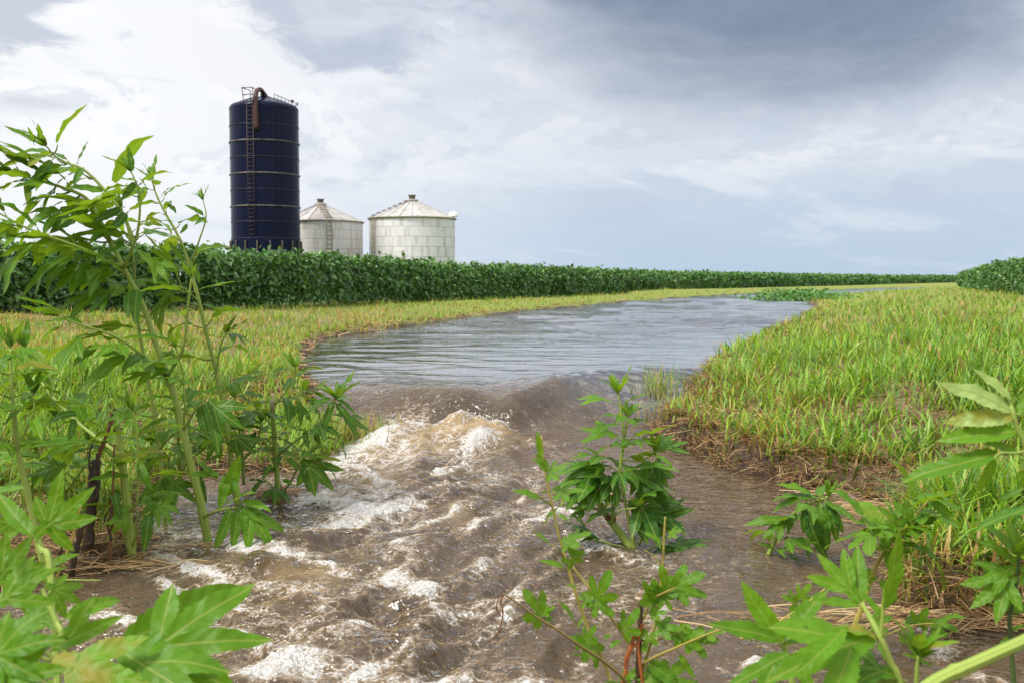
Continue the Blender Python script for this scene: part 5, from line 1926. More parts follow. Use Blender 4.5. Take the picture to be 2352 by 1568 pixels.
def plant_low():
    Y = 3.95
    P = Plant('ragweed_seedling', 'small bright seedling on the mud between the black stalk and thick stem', 'weed', on(222, 1320, -.30), None, M_RAG, seed=7)
    m = P.stem(W([(222, 1325, Y), (222, 1290, Y), (220, 1270, Y)]), 0.004, 0.002)
    P.foliate(m, 3, 0.3, 0.95, 0.11, 0.09, ['lance', 'three'], 0.15, 0.5)
    P.apex(m[-1], (0, 0, 1), 0.09, 6, ('lance',), 0.7)
    for base, tip in (((225, 1318), (195, 1355)), ((230, 1310), (262, 1335)), ((240, 1300), (275, 1290))):
        P.px_leaf(base, tip, Y - .05, Y - .1, 'ovate', .5, 0.1, 0.5, 0)


plant_low()


def plant_fill():
    for label, base, Y, stems, seed, L in (
            ('short leafy weed filling the gap between thick stem and tallest stem', (415, 1105), 4.62, [[(415, 1115), (412, 1040), (405, 960), (395, 900)], [(415, 1090), (445, 1030), (462, 980)], [(414, 1100), (385, 1050), (362, 1020)]], 41, 0.17),
            ('leafy weed on the left mud behind the black rotten stalk', (150, 1180), 4.25, [[(150, 1190), (146, 1110), (138, 1030), (128, 960)], [(150, 1130), (190, 1075), (205, 1020)], [(148, 1120), (105, 1070), (85, 1035)]], 42, 0.17),
            ('leafy weed between the tallest stem and the bushy snapped weed', (560, 1105), 4.85, [[(560, 1112), (556, 1040), (548, 970), (540, 915)], [(558, 1060), (590, 1010), (600, 970)], [(557, 1050), (525, 1005), (512, 985)]], 43, 0.16)):
        P = Plant('ragweed', label, 'weed', tuple(at(base[0], base[1], Y)), GR, M_RAG, seed=seed, wind=(-0.1, 0, 0))
        for i, s in enumerate(stems):
            sm = P.stem(W([(x, y, Y - 0.05 * i * k / 3) for k, (x, y) in enumerate(s)]), 0.008 if i == 0 else 0.005, 0.003, node_gap=0.15)
            P.foliate(sm, 5 if i == 0 else 3, 0.2, 0.95, L, L * 0.8, ['three', 'lance', 'five', 'ovate'], 0.22, 0.7)
            P.apex(sm[-1], sm[-1] - sm[-4], L * 0.7, 7)


plant_fill()


# ---- weeds standing in the stream on the right
def plant_stream():
    Y = 4.05
    P = Plant('ragweed', 'leafy weed in midstream, fat pale stem bent over and two upright shoots', 'weed', on(1460, 1280, -.33), 'weeds standing in the stream', M_RAG, seed=8)
    thick = P.stem(W([(1468, 1296, Y), (1456, 1270, Y), (1428, 1228, Y + .02), (1399, 1190, Y + .05), (1375, 1152, Y + .08), (1354, 1120, Y + .10)]), 0.0205, 0.0125, node_gap=0.13)
    u1 = P.stem(W([(1467, 1292, Y), (1452, 1230, Y - .02), (1440, 1172, Y - .03), (1428, 1110, Y), (1424, 1080, Y), (1432, 1020, Y + .02), (1429, 957, Y + .02), (1420, 905, Y + .02)]), 0.0085, 0.0035, node_gap=0.18)
    u2 = P.stem(W([(1404, 1200, Y + .02), (1412, 1150, Y), (1418, 1109, Y + .03), (1424, 1060, Y + .03), (1436, 1000, Y + .03), (1440, 960, Y + .03)]), 0.0075, 0.0035, node_gap=0.18)
    s1 = P.stem(W([(1395, 1172, Y + .05), (1340, 1162, Y), (1318, 1145, Y - .02), (1308, 1130, Y - .02)]), 0.005, 0.004)
    s2 = P.stem(W([(1360, 1130, Y + .1), (1390, 1112, Y + .1), (1412, 1110, Y + .1)]), 0.005, 0.004)
    s3 = P.stem(W([(1440, 1258, Y), (1400, 1248, Y - .06), (1378, 1240, Y - .08)]), 0.005, 0.004)
    s4 = P.stem(W([(1468, 1250, Y), (1480, 1222, Y - .05), (1502, 1215, Y - .05)]), 0.005, 0.004)
    s5 = P.stem(W([(1475, 1275, Y), (1500, 1255, Y - .04), (1530, 1250, Y - .06)]), 0.004, 0.003)
    s6 = P.stem(W([(1405, 1195, Y), (1425, 1172, Y - .06), (1462, 1165, Y - .1)]), 0.004, 0.003)
    s7 = P.stem(W([(1430, 1055, Y), (1470, 1058, Y + .1), (1505, 1040, Y + .12)]), 0.004, 0.003)
    P.foliate(u1, 4, 0.62, 0.97, 0.16, 0.11, ['three', 'lance'], 0.2, 0.5, mat=M_FORE)
    P.foliate(u2, 3, 0.55, 0.97, 0.15, 0.12, ['three', 'lance'], 0.2, 0.6)
    P.foliate(u1, 3, 0.30, 0.6, 0.14, 0.15, ['three', 'lance'], 0.25, 0.9, mat=M_RAGD)
    P.foliate(u2, 2, 0.35, 0.55, 0.14, 0.15, ['three', 'lance'], 0.25, 0.9, mat=M_RAGD)
    P.foliate(s1, 2, 0.4, 0.95, 0.13, 0.13, ['three', 'lance'], 0.2, 0.9, mat=M_RAGD)
    P.apex(u1[-1], u1[-1] - u1[-5], 0.13, 8, ('lance',), 0.7, M_FORE)
    P.apex(u2[-1], u2[-1] - u2[-5], 0.12, 6, ('lance', 'three'), 0.9)
    P.apex(s7[-1], (0.3, 0, 1), 0.15, 7, ('three', 'lance'), 1.2, M_RAGD)
    P.apex(s6[-1], (0, 0, 1), 0.09, 6, ('lance',), 0.9, M_FORE)
    for base, tip, k, bd, fc, dm in (
            ((1392, 1075), (1300, 1105), 'three', .9, .6, 1), ((1380, 1060), (1290, 1085), 'lance', .5, .4, 1), ((1400, 1070), (1345, 1075), 'three', .5, .4, 0), ((1380, 1100), (1320, 1130), 'lance', .9, .6, 1),
            ((1375, 1045), (1340, 1030), 'lance', .5, .5, 0), ((1372, 1040), (1395, 1025), 'lance', .15, .5, 0), ((1385, 1085), (1375, 1125), 'ovate', .9, .8, 1), ((1350, 1090), (1295, 1105), 'lance', .5, .4, 0),
            ((1505, 1045), (1548, 1075), 'lance', .9, .5, 0), ((1500, 1060), (1530, 1120), 'three', .9, .7, 1), ((1510, 1050), (1515, 1120), 'lance', .9, .8, 1), ((1490, 1055), (1480, 1110), 'lance', .9, .8, 1),
            ((1440, 1075), (1500, 1120), 'three', .9, .5, 0), ((1430, 1080), (1470, 1140), 'lance', .9, .7, 0), ((1450, 1090), (1490, 1150), 'ovate', .9, .8, 1), ((1420, 1120), (1400, 1160), 'ovate', .9, .8, 1),
            ((1310, 1130), (1285, 1160), 'lance', .9, .7, 1), ((1310, 1125), (1330, 1155), 'ovate', .9, .8, 1), ((1415, 1165), (1345, 1195), 'ovate', .5, .4, 0), ((1500, 1215), (1568, 1200), 'five', .5, .4, 1),
            ((1485, 1195), (1450, 1225), 'ovate', .9, .9, 1), ((1490, 1190), (1560, 1170), 'three', .5, .5, 1), ((1500, 1185), (1545, 1225), 'ovate', .9, .7, 1), ((1478, 1170), (1530, 1180), 'ovate', .5, .6, 1),
            ((1470, 1150), (1440, 1160), 'lance', .9, .8, 1), ((1380, 1240), (1310, 1215), 'five', .5, .3, 1), ((1375, 1235), (1335, 1245), 'ovate', .9, .3, 1), ((1345, 1210), (1310, 1180), 'lance', .5, .5, 0),
            ((1530, 1250), (1632, 1270), 'five', .5, .25, 1), ((1530, 1255), (1490, 1285), 'ovate', .5, .3, 1), ((1520, 1258), (1610, 1285), 'ovate', .5, .3, 1), ((1350, 1165), (1310, 1190), 'three', .9, .6, 1)):
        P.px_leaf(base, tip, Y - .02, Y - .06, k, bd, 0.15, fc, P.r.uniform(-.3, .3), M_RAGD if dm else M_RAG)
    for bs, tp, kd, fc in (((1440, 1150), (1572, 1222), 'five', .5), ((1450, 1165), (1520, 1245), 'three', .6), ((1500, 1200), (1590, 1190), 'three', .4), ((1395, 1095), (1262, 1118), 'three', .4), ((1400, 1105), (1300, 1150), 'five', .6),
                           ((1420, 1085), (1375, 1150), 'three', .8), ((1450, 1080), (1535, 1135), 'five', .6), ((1460, 1110), (1500, 1175), 'three', .8), ((1370, 1235), (1290, 1205), 'three', .3), ((1540, 1255), (1640, 1262), 'three', .3),
                           ((1480, 1140), (1555, 1160), 'ovate', .5), ((1380, 1120), (1330, 1175), 'ovate', .8)):
        P.px_leaf(bs, tp, Y + .02, Y - .08, kd, .9, .12, fc, P.r.uniform(-.3, .3), M_RAGD)
    mb = MB()
    c = at(1402, 1196, Y + .03) - P.base
    for i in range(4):
        mb.tube([c + Vector((math.cos(t) * 0.021, math.sin(t) * 0.019, 0.004 * t - 0.02 * i / 4 + 0.01)) for t in np.linspace(0, 6.2, 12)], 0.003, 5)
    obj('dead_tendril', mb.mesh('dead_tendril'), M_RUSTST, P.root)


plant_stream()


def plant_bent():
    Y = 3.92
    P = Plant('ragweed', 'drooping weed right of midstream, curved stem arching over to the right', 'weed', on(1757, 1300, -.33), 'weeds standing in the stream', M_RAG, seed=9)
    m = P.stem(W([(1752, 1312, Y), (1760, 1286, Y), (1778, 1245, Y), (1795, 1212, Y), (1818, 1183, Y), (1858, 1157, Y), (1888, 1145, Y), (1902, 1140, Y)]), 0.010, 0.0045, node_gap=0.13)
    P.foliate(m, 4, 0.25, 0.9, 0.14, 0.14, ['lance', 'lance', 'three'], 0.15, 0.9)
    P.apex(m[-1], (0.1, 0, 1), 0.10, 6, ('lance',), 0.5, M_FORE)
    for base, tip, k, bd, fc, dm in (
            ((1895, 1150), (1930, 1245), 'lance', .9, .6, 1), ((1900, 1150), (1936, 1225), 'lance', .9, .7, 1), ((1885, 1155), (1905, 1260), 'lance', .9, .7, 1), ((1880, 1150), (1892, 1230), 'three', .9, .7, 0),
            ((1855, 1165), (1875, 1285), 'lance', .9, .8, 1), ((1850, 1165), (1845, 1225), 'ovate', .9, .9, 1), ((1880, 1142), (1770, 1165), 'lance', .9, .3, 0), ((1850, 1150), (1765, 1140), 'lance', .9, .3, 0),
            ((1870, 1142), (1790, 1120), 'lance', .9, .3, 0), ((1815, 1185), (1750, 1235), 'three', .9, .6, 0), ((1810, 1195), (1715, 1215), 'lance', .9, .4, 0), ((1830, 1180), (1800, 1220), 'ovate', .9, .8, 1),
            ((1860, 1240), (1850, 1280), 'lance', .9, .8, 1), ((1775, 1258), (1740, 1250), 'lance', .5, .5, 0), ((1775, 1262), (1820, 1265), 'three', .5, .5, 0), ((1770, 1285), (1852, 1290), 'three', .5, .2, 1),
            ((1770, 1290), (1845, 1325), 'five', .5, .3, 1), ((1760, 1300), (1725, 1325), 'lance', .5, .2, 0), ((1905, 1140), (1897, 1102), 'lance', .15, .6, 0), ((1840, 1235), (1870, 1270), 'lance', .9, .8, 1),
            ((1905, 1160), (1890, 1265), 'lance', .5, .8, 0)):
        P.px_leaf(base, tip, Y - .02, Y - .05, k, bd, 0.14, fc, P.r.uniform(-.3, .3), M_RAGD if dm else M_RAG)


plant_bent()


# ---- blurred weeds right in front, bottom left
def plant_front_left():
    P = Plant('ragweed', 'blurred bright weed nearest the camera in the bottom left corner', 'weed', at(150, 1900, 1.75), 'weeds close to the camera', M_FORE, seed=10)
    P.stem(W([(150, 1900, 1.7), (118, 1330, 1.85), (96, 1262, 1.88), (84, 1228, 1.9)]), 0.0075, 0.005)
    P.stem(W([(190, 1900, 1.55), (150, 1500, 1.6), (130, 1427, 1.62), (110, 1385, 1.63), (97, 1352, 1.64)]), 0.0065, 0.004)
    P.stem(W([(200, 1640, 1.52), (240, 1520, 1.55), (275, 1487, 1.56)]), 0.004, 0.003)
    P.stem(W([(150, 1540, 1.55), (112, 1500, 1.55), (108, 1495, 1.55)]), 0.004, 0.003)
    Y = 1.88
    P.px_leaf((76, 1232), (222, 1126), Y, Y + .03, 'five', .15, .1, .8, 0.1, M_FORE, True, 1)
    P.px_leaf((76, 1230), (-15, 1140), Y, Y + .05, 'ovate', .15, .1, .7, 0.0, M_FORE, True, 0)
    P.px_leaf((-20, 1350), (86, 1245), 1.6, 1.65, 'three', .5, .1, .6, 0.3, M_FORE, True, 2)
    P.px_leaf((-30, 1400), (130, 1308), 1.5, 1.55, 'three', .5, .1, .6, 0.1, M_FORE, True, 1)
    P.px_leaf((20, 1420), (85, 1478), 1.6, 1.6, 'ovate', .5, .1, .6, 0.0, M_FORE, True, 1)
    P.px_leaf((-15, 1260), (-30, 1180), 1.5, 1.55, 'ovate', .5, .1, .6, 0.0, M_FORE, True, 1)
    P.px_leaf((40, 1430), (100, 1395), 1.7, 1.7, 'three', .5, .1, .6, 0.0, M_RAG, True, 1)
    P.px_leaf((112, 1492), (277, 1412), 1.56, 1.60, 'two', .15, .1, .75, 0.0, M_FORE, True, 1)
    P.px_leaf((150, 1420), (274, 1374), 1.62, 1.72, 'ovate', .5, .1, .5, 0.2, M_FORE, True, 2)
    P.px_leaf((276, 1486), (618, 1478), 1.56, 1.60, 'five', .15, .1, .62, 0.12, M_FORE, True, 3)
    P.px_leaf((276, 1484), (543, 1342), 1.57, 1.75, 'lance', .15, .1, .5, 0.35, M_FORE, True, 2)
    P.px_leaf((300, 1500), (505, 1545), 1.55, 1.5, 'ovate', .5, .1, .7, 0.0, M_FORE, True, 0)
    P.px_leaf((117, 1512), (330, 1580), 1.45, 1.42, 'three', .5, .1, .7, 0.0, M_FORE, True, 0)
    P.px_leaf((270, 1490), (480, 1640), 1.5, 1.42, 'three', .5, .1, .7, 0.0, M_RAG, True, 1)
    P.px_leaf((-60, 1520), (150, 1455), 1.25, 1.25, 'five', .5, .1, .7, 0.0, M_FORE, True, 1)
    P.px_leaf((-40, 1560), (140, 1560), 1.25, 1.22, 'three', .5, .1, .7, 0.2, M_FORE, True, 2)
    P.px_leaf((60, 1500), (-40, 1440), 1.35, 1.35, 'three', .5, .1, .7, 0.2, M_FORE, True, 2)
    P.px_leaf((120, 1560), (60, 1660), 1.35, 1.3, 'five', .5, .1, .7, 0.2, M_FORE, True, 2)
    P.px_leaf((150, 1500), (240, 1600), 1.5, 1.5, 'ovate', .9, .1, .7, 0.2, M_RAG, True, 2)
    P.px_leaf((-20, 1130), (58, 1118), 1.8, 1.8, 'lance', .15, .1, .4, 0.2, M_FORE, True, 2)
    for bs, tp, yy, kd, mt in (((60, 1330), (150, 1300), 1.95, 'three', M_FORE), ((40, 1190), (-10, 1235), 2.0, 'three', M_RAG), ((110, 1300), (180, 1265), 2.0, 'ovate', M_FORE), ((100, 1340), (190, 1390), 1.8, 'five', M_FORE),
                               ((90, 1330), (30, 1395), 1.75, 'three', M_RAG), ((140, 1450), (215, 1440), 1.6, 'ovate', M_FORE), ((135, 1440), (60, 1420), 1.62, 'three', M_FORE), ((160, 1520), (250, 1500), 1.55, 'ovate', M_RAG),
                               ((10, 1240), (70, 1190), 1.9, 'ovate', M_FORE)):
        P.px_leaf(bs, tp, yy, yy + .03, kd, .5, .15, .65, P.r.uniform(-.3, .3), mt, True)
    P.px_leaf((20, 1300), (-30, 1240), 1.7, 1.7, 'lance', .5, .1, .6, 0.2, M_FORE, True, 2)


plant_front_left()


# ---- blurred weeds in front, bottom right
def plant_front_right():
    G = 'weeds close to the camera'
    P = Plant('ragweed', 'blurred weed in the bottom right foreground with broad three lobed top leaf', 'weed', at(1835, 1900, 1.65), G, M_FORE, seed=11)
    P.stem(W([(1850, 1900, 1.65), (1824, 1600, 1.65), (1812, 1530, 1.66), (1800, 1478, 1.67)]), 0.0065, 0.005)
    P.px_leaf((1798, 1474), (1694, 1342), 1.66, 1.68, 'ovate', .15, .1, .8, 0.0, M_FORE, True, 0)
    P.px_leaf((1796, 1470), (1630, 1428), 1.66, 1.64, 'lance', .15, .1, .7, 0.2, M_FORE, True, 1)
    P.px_leaf((1800, 1470), (1890, 1352), 1.66, 1.72, 'lance', .15, .1, .8, -0.2, M_FORE, True, 2)
    P.px_leaf((1815, 1500), (1663, 1585), 1.62, 1.58, 'two', .5, .1, .6, 0.1, M_FORE, True, 1)
    P.px_leaf((1820, 1520), (1880, 1600), 1.62, 1.58, 'ovate', .5, .1, .6, 0.1, M_FORE, True, 1)
    P.px_leaf((1805, 1480), (1870, 1440), 1.66, 1.72, 'lance', .15, .1, .6, 0.1, M_FORE, True, 3)
    Q = Plant('ragweed', 'blurred weed in the right foreground with folded upright leaf above its forked stem', 'weed', at(2090, 1900, 1.5), G, M_FORE, seed=12)
    Q.stem(W([(2120, 1900, 1.5), (2072, 1590, 1.5), (2046, 1520, 1.5), (2024, 1466, 1.5), (2000, 1420, 1.52), (1980, 1384, 1.54)]), 0.0062, 0.0035)
    Q.stem(W([(2024, 1466, 1.5), (2028, 1400, 1.5), (2032, 1350, 1.5)]), 0.0035, 0.002)
    Q.px_leaf((2030, 1400), (2080, 1214), 1.5, 1.5, 'lance', .15, .1, .75, 0.9, M_FORE, True, 1)
    Q.px_leaf((2028, 1420), (1978, 1352), 1.5, 1.52, 'lance', .5, .1, .6, 0.3, M_FORE, True, 1)
    Q.px_leaf((1978, 1384), (1876, 1266), 1.54, 1.58, 'three', .15, .1, .8, 0.0, M_FORE, True, 1)
    Q.px_leaf((1978, 1384), (1962, 1252), 1.54, 1.6, 'lance', .15, .1, .8, 0.0, M_FORE, True, 2)
    Q.px_leaf((1975, 1390), (1866, 1376), 1.54, 1.54, 'lance', .15, .1, .5, 0.0, M_FORE, True, 3)
    Q.px_leaf((2015, 1466), (1900, 1440), 1.5, 1.48, 'lance', .5, .1, .35, 0.0, M_FORE, True, 0)
    Q.px_leaf((2012, 1462), (1770, 1570), 1.5, 1.42, 'three', .5, .1, .55, -0.3, M_FORE, True, 0)
    Q.px_leaf((1940, 1440), (1850, 1560), 1.46, 1.4, 'lance', .5, .1, .7, -0.2, M_FORE, True, 2)
    Q.px_leaf((2066, 1555), (1890, 1510), 1.5, 1.52, 'three', .5, .1, .55, 0.2, M_RAG, True, 2)
    Q.px_leaf((2066, 1565), (1920, 1600), 1.5, 1.5, 'five', .5, .1, .6, 0.2, M_RAG, True, 3)
    S = Plant('ragweed_seedling', 'small pale weed top just left of the thick slanting stem', 'weed', at(2100, 1800, 1.7), G, M_FORE, seed=13)
    sm = S.stem(W([(2105, 1800, 1.7), (2104, 1600, 1.7), (2106, 1540, 1.7), (2108, 1505, 1.7)]), 0.005, 0.003)
    S.apex(sm[-1], (0.15, 0, 1), 0.085, 8, ('lance', 'ovate'), 0.8)
    for tip in ((2165, 1444), (2095, 1460), (2150, 1490), (2070, 1500), (2140, 1530)):
        S.px_leaf((2108, 1512), tip, 1.7, 1.7, 'lance', .15, .1, .6, S.r.uniform(-.4, .4))
    T = Plant('ragweed', 'weed at the right margin above the bank, pale green leaves turned to the light', 'weed', at(2420, 1500, 1.8), G, M_FORE, seed=14)
    T.stem(W([(2430, 1500, 1.8), (2390, 1150, 1.8), (2358, 1030, 1.8), (2338, 985, 1.8), (2326, 944, 1.8), (2316, 905, 1.82)]), 0.007, 0.003)
    pale = M_PALE
    for base, tip, k, bd, fc, rl, mt in (((2326, 944), (2160, 866), 'lance', .15, .75, 0.2, pale), ((2322, 915), (2236, 842), 'lance', .15, .7, 0.4, pale), ((2330, 955), (2176, 980), 'ovate', .5, .7, -0.2, pale),
                                         ((2335, 990), (2160, 1020), 'lance', .5, .6, 0.0, M_FORE), ((2300, 1040), (2080, 1116), 'lance', .5, .5, 0.1, M_FORE), ((2285, 1052), (2255, 1128), 'ovate', .5, .9, 0.0, M_FORE),
                                         ((2345, 1010), (2400, 960), 'three', .5, .6, 0.0, M_FORE), ((2340, 1040), (2230, 1010), 'lance', .5, .5, 0.0, M_FORE), ((2352, 1060), (2380, 1120), 'five', .5, .7, 0, M_FORE),
                                         ((2352, 1120), (2290, 1155), 'lance', .5, .6, 0, M_RAG), ((2380, 1160), (2240, 1215), 'lance', .5, .5, .4, M_RAGD), ((2330, 960), (2370, 900), 'lance', .15, .6, 0, M_FORE)):
        T.px_leaf(base, tip, 1.8, 1.82, k, bd, .1, fc, rl, mt, True)
    T.stem(W([(2358, 1035, 1.8), (2330, 1040, 1.79), (2298, 1040, 1.78), (2284, 1052, 1.78)]), 0.003, 0.002)
    U = Plant('ragweed', 'dark stemmed weed on the right edge with ragged whorl of leaves near the bank foot', 'weed', at(2330, 1700, 1.85), G, M_FORE, seed=15)
    sm = U.stem(W([(2340, 1700, 1.85), (2320, 1450, 1.85), (2322, 1400, 1.85), (2336, 1320, 1.85), (2340, 1280, 1.85)]), 0.005, 0.003, mat=M_STEMD)
    U.apex(sm[-1], (0.1, 0, 1), 0.11, 8, ('lance', 'ovate'), 1.0)
    for base, tip, k, fc in (((2336, 1290), (2250, 1240), 'ovate', .6), ((2336, 1300), (2240, 1345), 'three', .6), ((2338, 1320), (2235, 1395), 'five', .6), ((2330, 1340), (2300, 1420), 'ovate', .8), ((2340, 1300), (2400, 1350), 'five', .7),
                             ((2350, 1270), (2390, 1230), 'lance', .6), ((2322, 1400), (2380, 1400), 'ovate', .7), ((2320, 1460), (2290, 1500), 'ovate', .7), ((2320, 1450), (2360, 1430), 'lance', .6)):
        U.px_leaf(base, tip, 1.85, 1.85, k, .5, .1, fc, U.r.uniform(-.3, .3), None, True)
    V = Plant('ragweed', 'thick smooth stem slanting across the bottom right corner', 'weed', at(2060, 1640, 1.3), G, M_FORE, seed=16)
    V.stem(W([(2040, 1655, 1.28), (2140, 1570, 1.3), (2240, 1522, 1.32), (2352, 1472, 1.34), (2460, 1420, 1.36)]), 0.0098, 0.0088, node_gap=0.2)
    V.px_leaf((2440, 1440), (2380, 1530), 1.36, 1.36, 'three', .5, .2, .7)
    V.px_leaf((2440, 1440), (2420, 1330), 1.36, 1.36, 'three', .5, .2, .7)


M_PALE = mat_leaf('pale_lit_leaf', (0.42, 0.58, 0.17), (0.48, 0.64, 0.22), 0.50)  # leaf colour raised to paint in the strong light on these leaves
M_STEMD = mat_stem('dark_green_stem', (0.07, 0.12, 0.03), (0.05, 0.075, 0.02))
plant_front_right()


# ---- mulberry saplings with yellow stems
def mulberry_leaves(P, sm, k, t0, t1, L, both=False, mat=None):
    P.foliate(sm, k, t0, t1, L, L * 0.85, ['mul', 'mul', 'mulsimple'], 0.30, 0.6, 0.8, mat, both=both)


def plant_mulberry():
    Y = 2.35
    P = Plant('mulberry_sapling', 'lobed leaf sapling in the bottom centre with long thin yellow shoots', 'sapling', at(1462, 1760, Y), 'lobed leaf saplings by the water', M_MUL, M_STEMY, seed=20)
    trunk = P.stem(W([(1462, 1760, Y), (1464, 1640, Y), (1466, 1540, Y), (1470, 1450, Y), (1471, 1395, Y), (1472, 1374, Y)]), 0.0085, 0.0052, mat=M_BARK)
    mb = MB()
    mb.tube([p - P.base for p in W([(1473, 1392, Y), (1470, 1374, Y), (1458, 1372, Y)])], [0.0056, 0.005, 0.002], 6)
    obj('torn_top', mb.mesh('torn_top'), M_CUT, P.root)
    A = P.stem(W([(1420, 1640, Y - .05), (1399, 1550, Y), (1357, 1456, Y + .02), (1322, 1361, Y + .03), (1306, 1304, Y + .04), (1290, 1251, Y + .05), (1266, 1150, Y + .05), (1252, 1080, Y + .05), (1243, 1000, Y + .05)]), 0.0048, 0.0022)
    B = P.stem(W([(1478, 1640, Y - .03), (1470, 1566, Y), (1498, 1465, Y), (1514, 1377, Y), (1522, 1298, Y), (1526, 1219, Y), (1528, 1186, Y)]), 0.0042, 0.0022)
    C = P.stem(W([(1470, 1640, Y), (1438, 1566, Y - .04), (1390, 1520, Y - .05), (1331, 1481, Y - .06), (1280, 1445, Y - .06), (1231, 1415, Y - .06), (1190, 1385, Y - .06), (1156, 1362, Y - .06)]), 0.0050, 0.0018, mat=M_STEMYD)
    D = P.stem(W([(1455, 1500, Y), (1434, 1462, Y), (1400, 1412, Y), (1366, 1364, Y + .01), (1338, 1330, Y + .03), (1316, 1301, Y + .04)]), 0.0035, 0.0024)
    E = P.stem(W([(1467, 1531, Y), (1500, 1510, Y - .03), (1545, 1490, Y - .05), (1610, 1462, Y - .06), (1678, 1437, Y - .08)]), 0.0038, 0.0022)
    F_ = P.stem(W([(1470, 1470, Y), (1510, 1468, Y - .02), (1556, 1452, Y - .03)]), 0.003, 0.002)
    G = P.stem(W([(1476, 1422, Y), (1498, 1377, Y - .02), (1530, 1358, Y - .03), (1553, 1349, Y - .03)]), 0.0028, 0.002)
    H = P.stem(W([(1306, 1304, Y + .04), (1285, 1262, Y - .02), (1262, 1248, Y - .04)]), 0.0022, 0.0015)
    I = P.stem(W([(1266, 1160, Y + .05), (1240, 1140, Y), (1224, 1130, Y)]), 0.0022, 0.0015)
    J = P.stem(W([(1522, 1310, Y), (1505, 1280, Y), (1480, 1262, Y)]), 0.0022, 0.0015)
    # curled dry tip
    mb = MB()
    mb.tube([p - P.base for p in catmull(W([(1158, 1363, Y - .06), (1150, 1380, Y - .06), (1155, 1410, Y - .07), (1145, 1450, Y - .08), (1120, 1474, Y - .08)]), 5)], [0.0022] * 21, 5)
    mb.tube([p - P.base for p in catmull(W([(1158, 1363, Y - .06), (1146, 1372, Y - .05), (1140, 1395, Y - .05), (1150, 1415, Y - .05)]), 5)], [0.0016] * 16, 5)
    obj('dry_tip', mb.mesh('dry_tip'), M_RUSTST, P.root)
    # orange brown hanging bark strips
    for pts in ([(1474, 1440), (1460, 1455), (1450, 1480), (1436, 1520), (1446, 1565)], [(1470, 1470), (1448, 1492), (1438, 1535), (1425, 1590)], [(1476, 1432), (1466, 1470), (1470, 1520), (1480, 1600)]):
        mb = MB()
        mb.tube([p - P.base for p in catmull(W([(x, y, Y - .02) for x, y in pts]), 5)], [0.0042] * (5 * (len(pts) - 1) + 1), 6)
        obj('bark_strip', mb.mesh('bark_strip'), M_ORANGE, P.root)
    mb = MB()
    for k in range(3):
        mb.tube([p - P.base for p in W([(1354 - k * 3, 1376 - k * 2, Y), (1360, 1390 + k * 4, Y - .01), (1350 + k * 6, 1402 + k * 3, Y - .01)])], 0.0016, 4)
    obj('dead_leaf', mb.mesh('dead_leaf'), M_DEAD, P.root)
    # leaves measured one by one: junction, tip
    for base, tip, k, fc in (
            ((1242, 1050), (1237, 990), 'lance', .8), ((1262, 1070), (1228, 1045), 'ovate', .5), ((1258, 1085), (1225, 1050), 'ovate', .5), ((1262, 1085), (1295, 1072), 'mul', .6), ((1240, 1145), (1178, 1122), 'ovate', .5),
            ((1285, 1130), (1330, 1125), 'mul', .6), ((1280, 1180), (1308, 1195), 'ovate', .7), ((1262, 1248), (1225, 1218), 'ovate', .5), ((1300, 1245), (1345, 1225), 'mul', .4), ((1310, 1265), (1345, 1275), 'mulsimple', .6),
            ((1320, 1290), (1310, 1262), 'mul', .6), ((1295, 1302), (1240, 1288), 'ovate', .4), ((1325, 1350), (1300, 1340), 'ovate', .5), ((1330, 1355), (1342, 1372), 'ovate', .5), ((1372, 1372), (1400, 1325), 'mul', .7),
            ((1368, 1380), (1400, 1410), 'mul', .7), ((1350, 1370), (1340, 1390), 'mul', .6), ((1320, 1425), (1282, 1375), 'ovate', .4), ((1338, 1415), (1328, 1440), 'lance', .6), ((1245, 1412), (1205, 1370), 'mul', .5),
            ((1250, 1405), (1270, 1395), 'mul', .5), ((1258, 1420), (1268, 1425), 'mul', .6), ((1345, 1470), (1365, 1445), 'mul', .7), ((1340, 1478), (1315, 1465), 'mul', .6), ((1355, 1480), (1375, 1520), 'mul', .8),
            ((1345, 1508), (1310, 1498), 'lance', .5), ((1435, 1445), (1462, 1408), 'mul', .7), ((1425, 1470), (1398, 1485), 'mulsimple', .6), ((1388, 1465), (1405, 1455), 'mulsimple', .7),
            ((1480, 1222), (1520, 1248), 'ovate', .5), ((1540, 1225), (1560, 1218), 'mul', .5), ((1525, 1235), (1530, 1222), 'lance', .5), ((1535, 1360), (1520, 1310), 'mul', .7), ((1555, 1345), (1605, 1320), 'mul', .7),
            ((1560, 1350), (1610, 1365), 'mul', .7), ((1525, 1370), (1540, 1395), 'mul', .7), ((1505, 1385), (1480, 1345), 'mul', .6), ((1512, 1375), (1500, 1340), 'mul', .6), ((1500, 1410), (1525, 1405), 'mul', .6),
            ((1515, 1440), (1555, 1440), 'mul', .7), ((1510, 1430), (1560, 1475), 'mulsimple', .7), ((1560, 1450), (1585, 1480), 'mul', .6), ((1490, 1455), (1480, 1490), 'mul', .8), ((1575, 1475), (1610, 1452), 'mul', .7),
            ((1590, 1470), (1640, 1470), 'mul', .6), ((1620, 1460), (1655, 1448), 'mul', .5), ((1490, 1520), (1560, 1570), 'mulsimple', .7), ((1500, 1535), (1530, 1600), 'mulsimple', .7), ((1560, 1500), (1590, 1560), 'lance', .6),
            ((1430, 1560), (1455, 1550), 'mul', .7), ((1440, 1580), (1350, 1590), 'mulsimple', .6), ((1500, 1560), (1440, 1600), 'mul', .6), ((1530, 1560), (1600, 1580), 'mul', .6)):
        q = 1.25 if k == 'mul' else 1.0
        tip2 = (base[0] + (tip[0] - base[0]) * q, base[1] + (tip[1] - base[1]) * q)
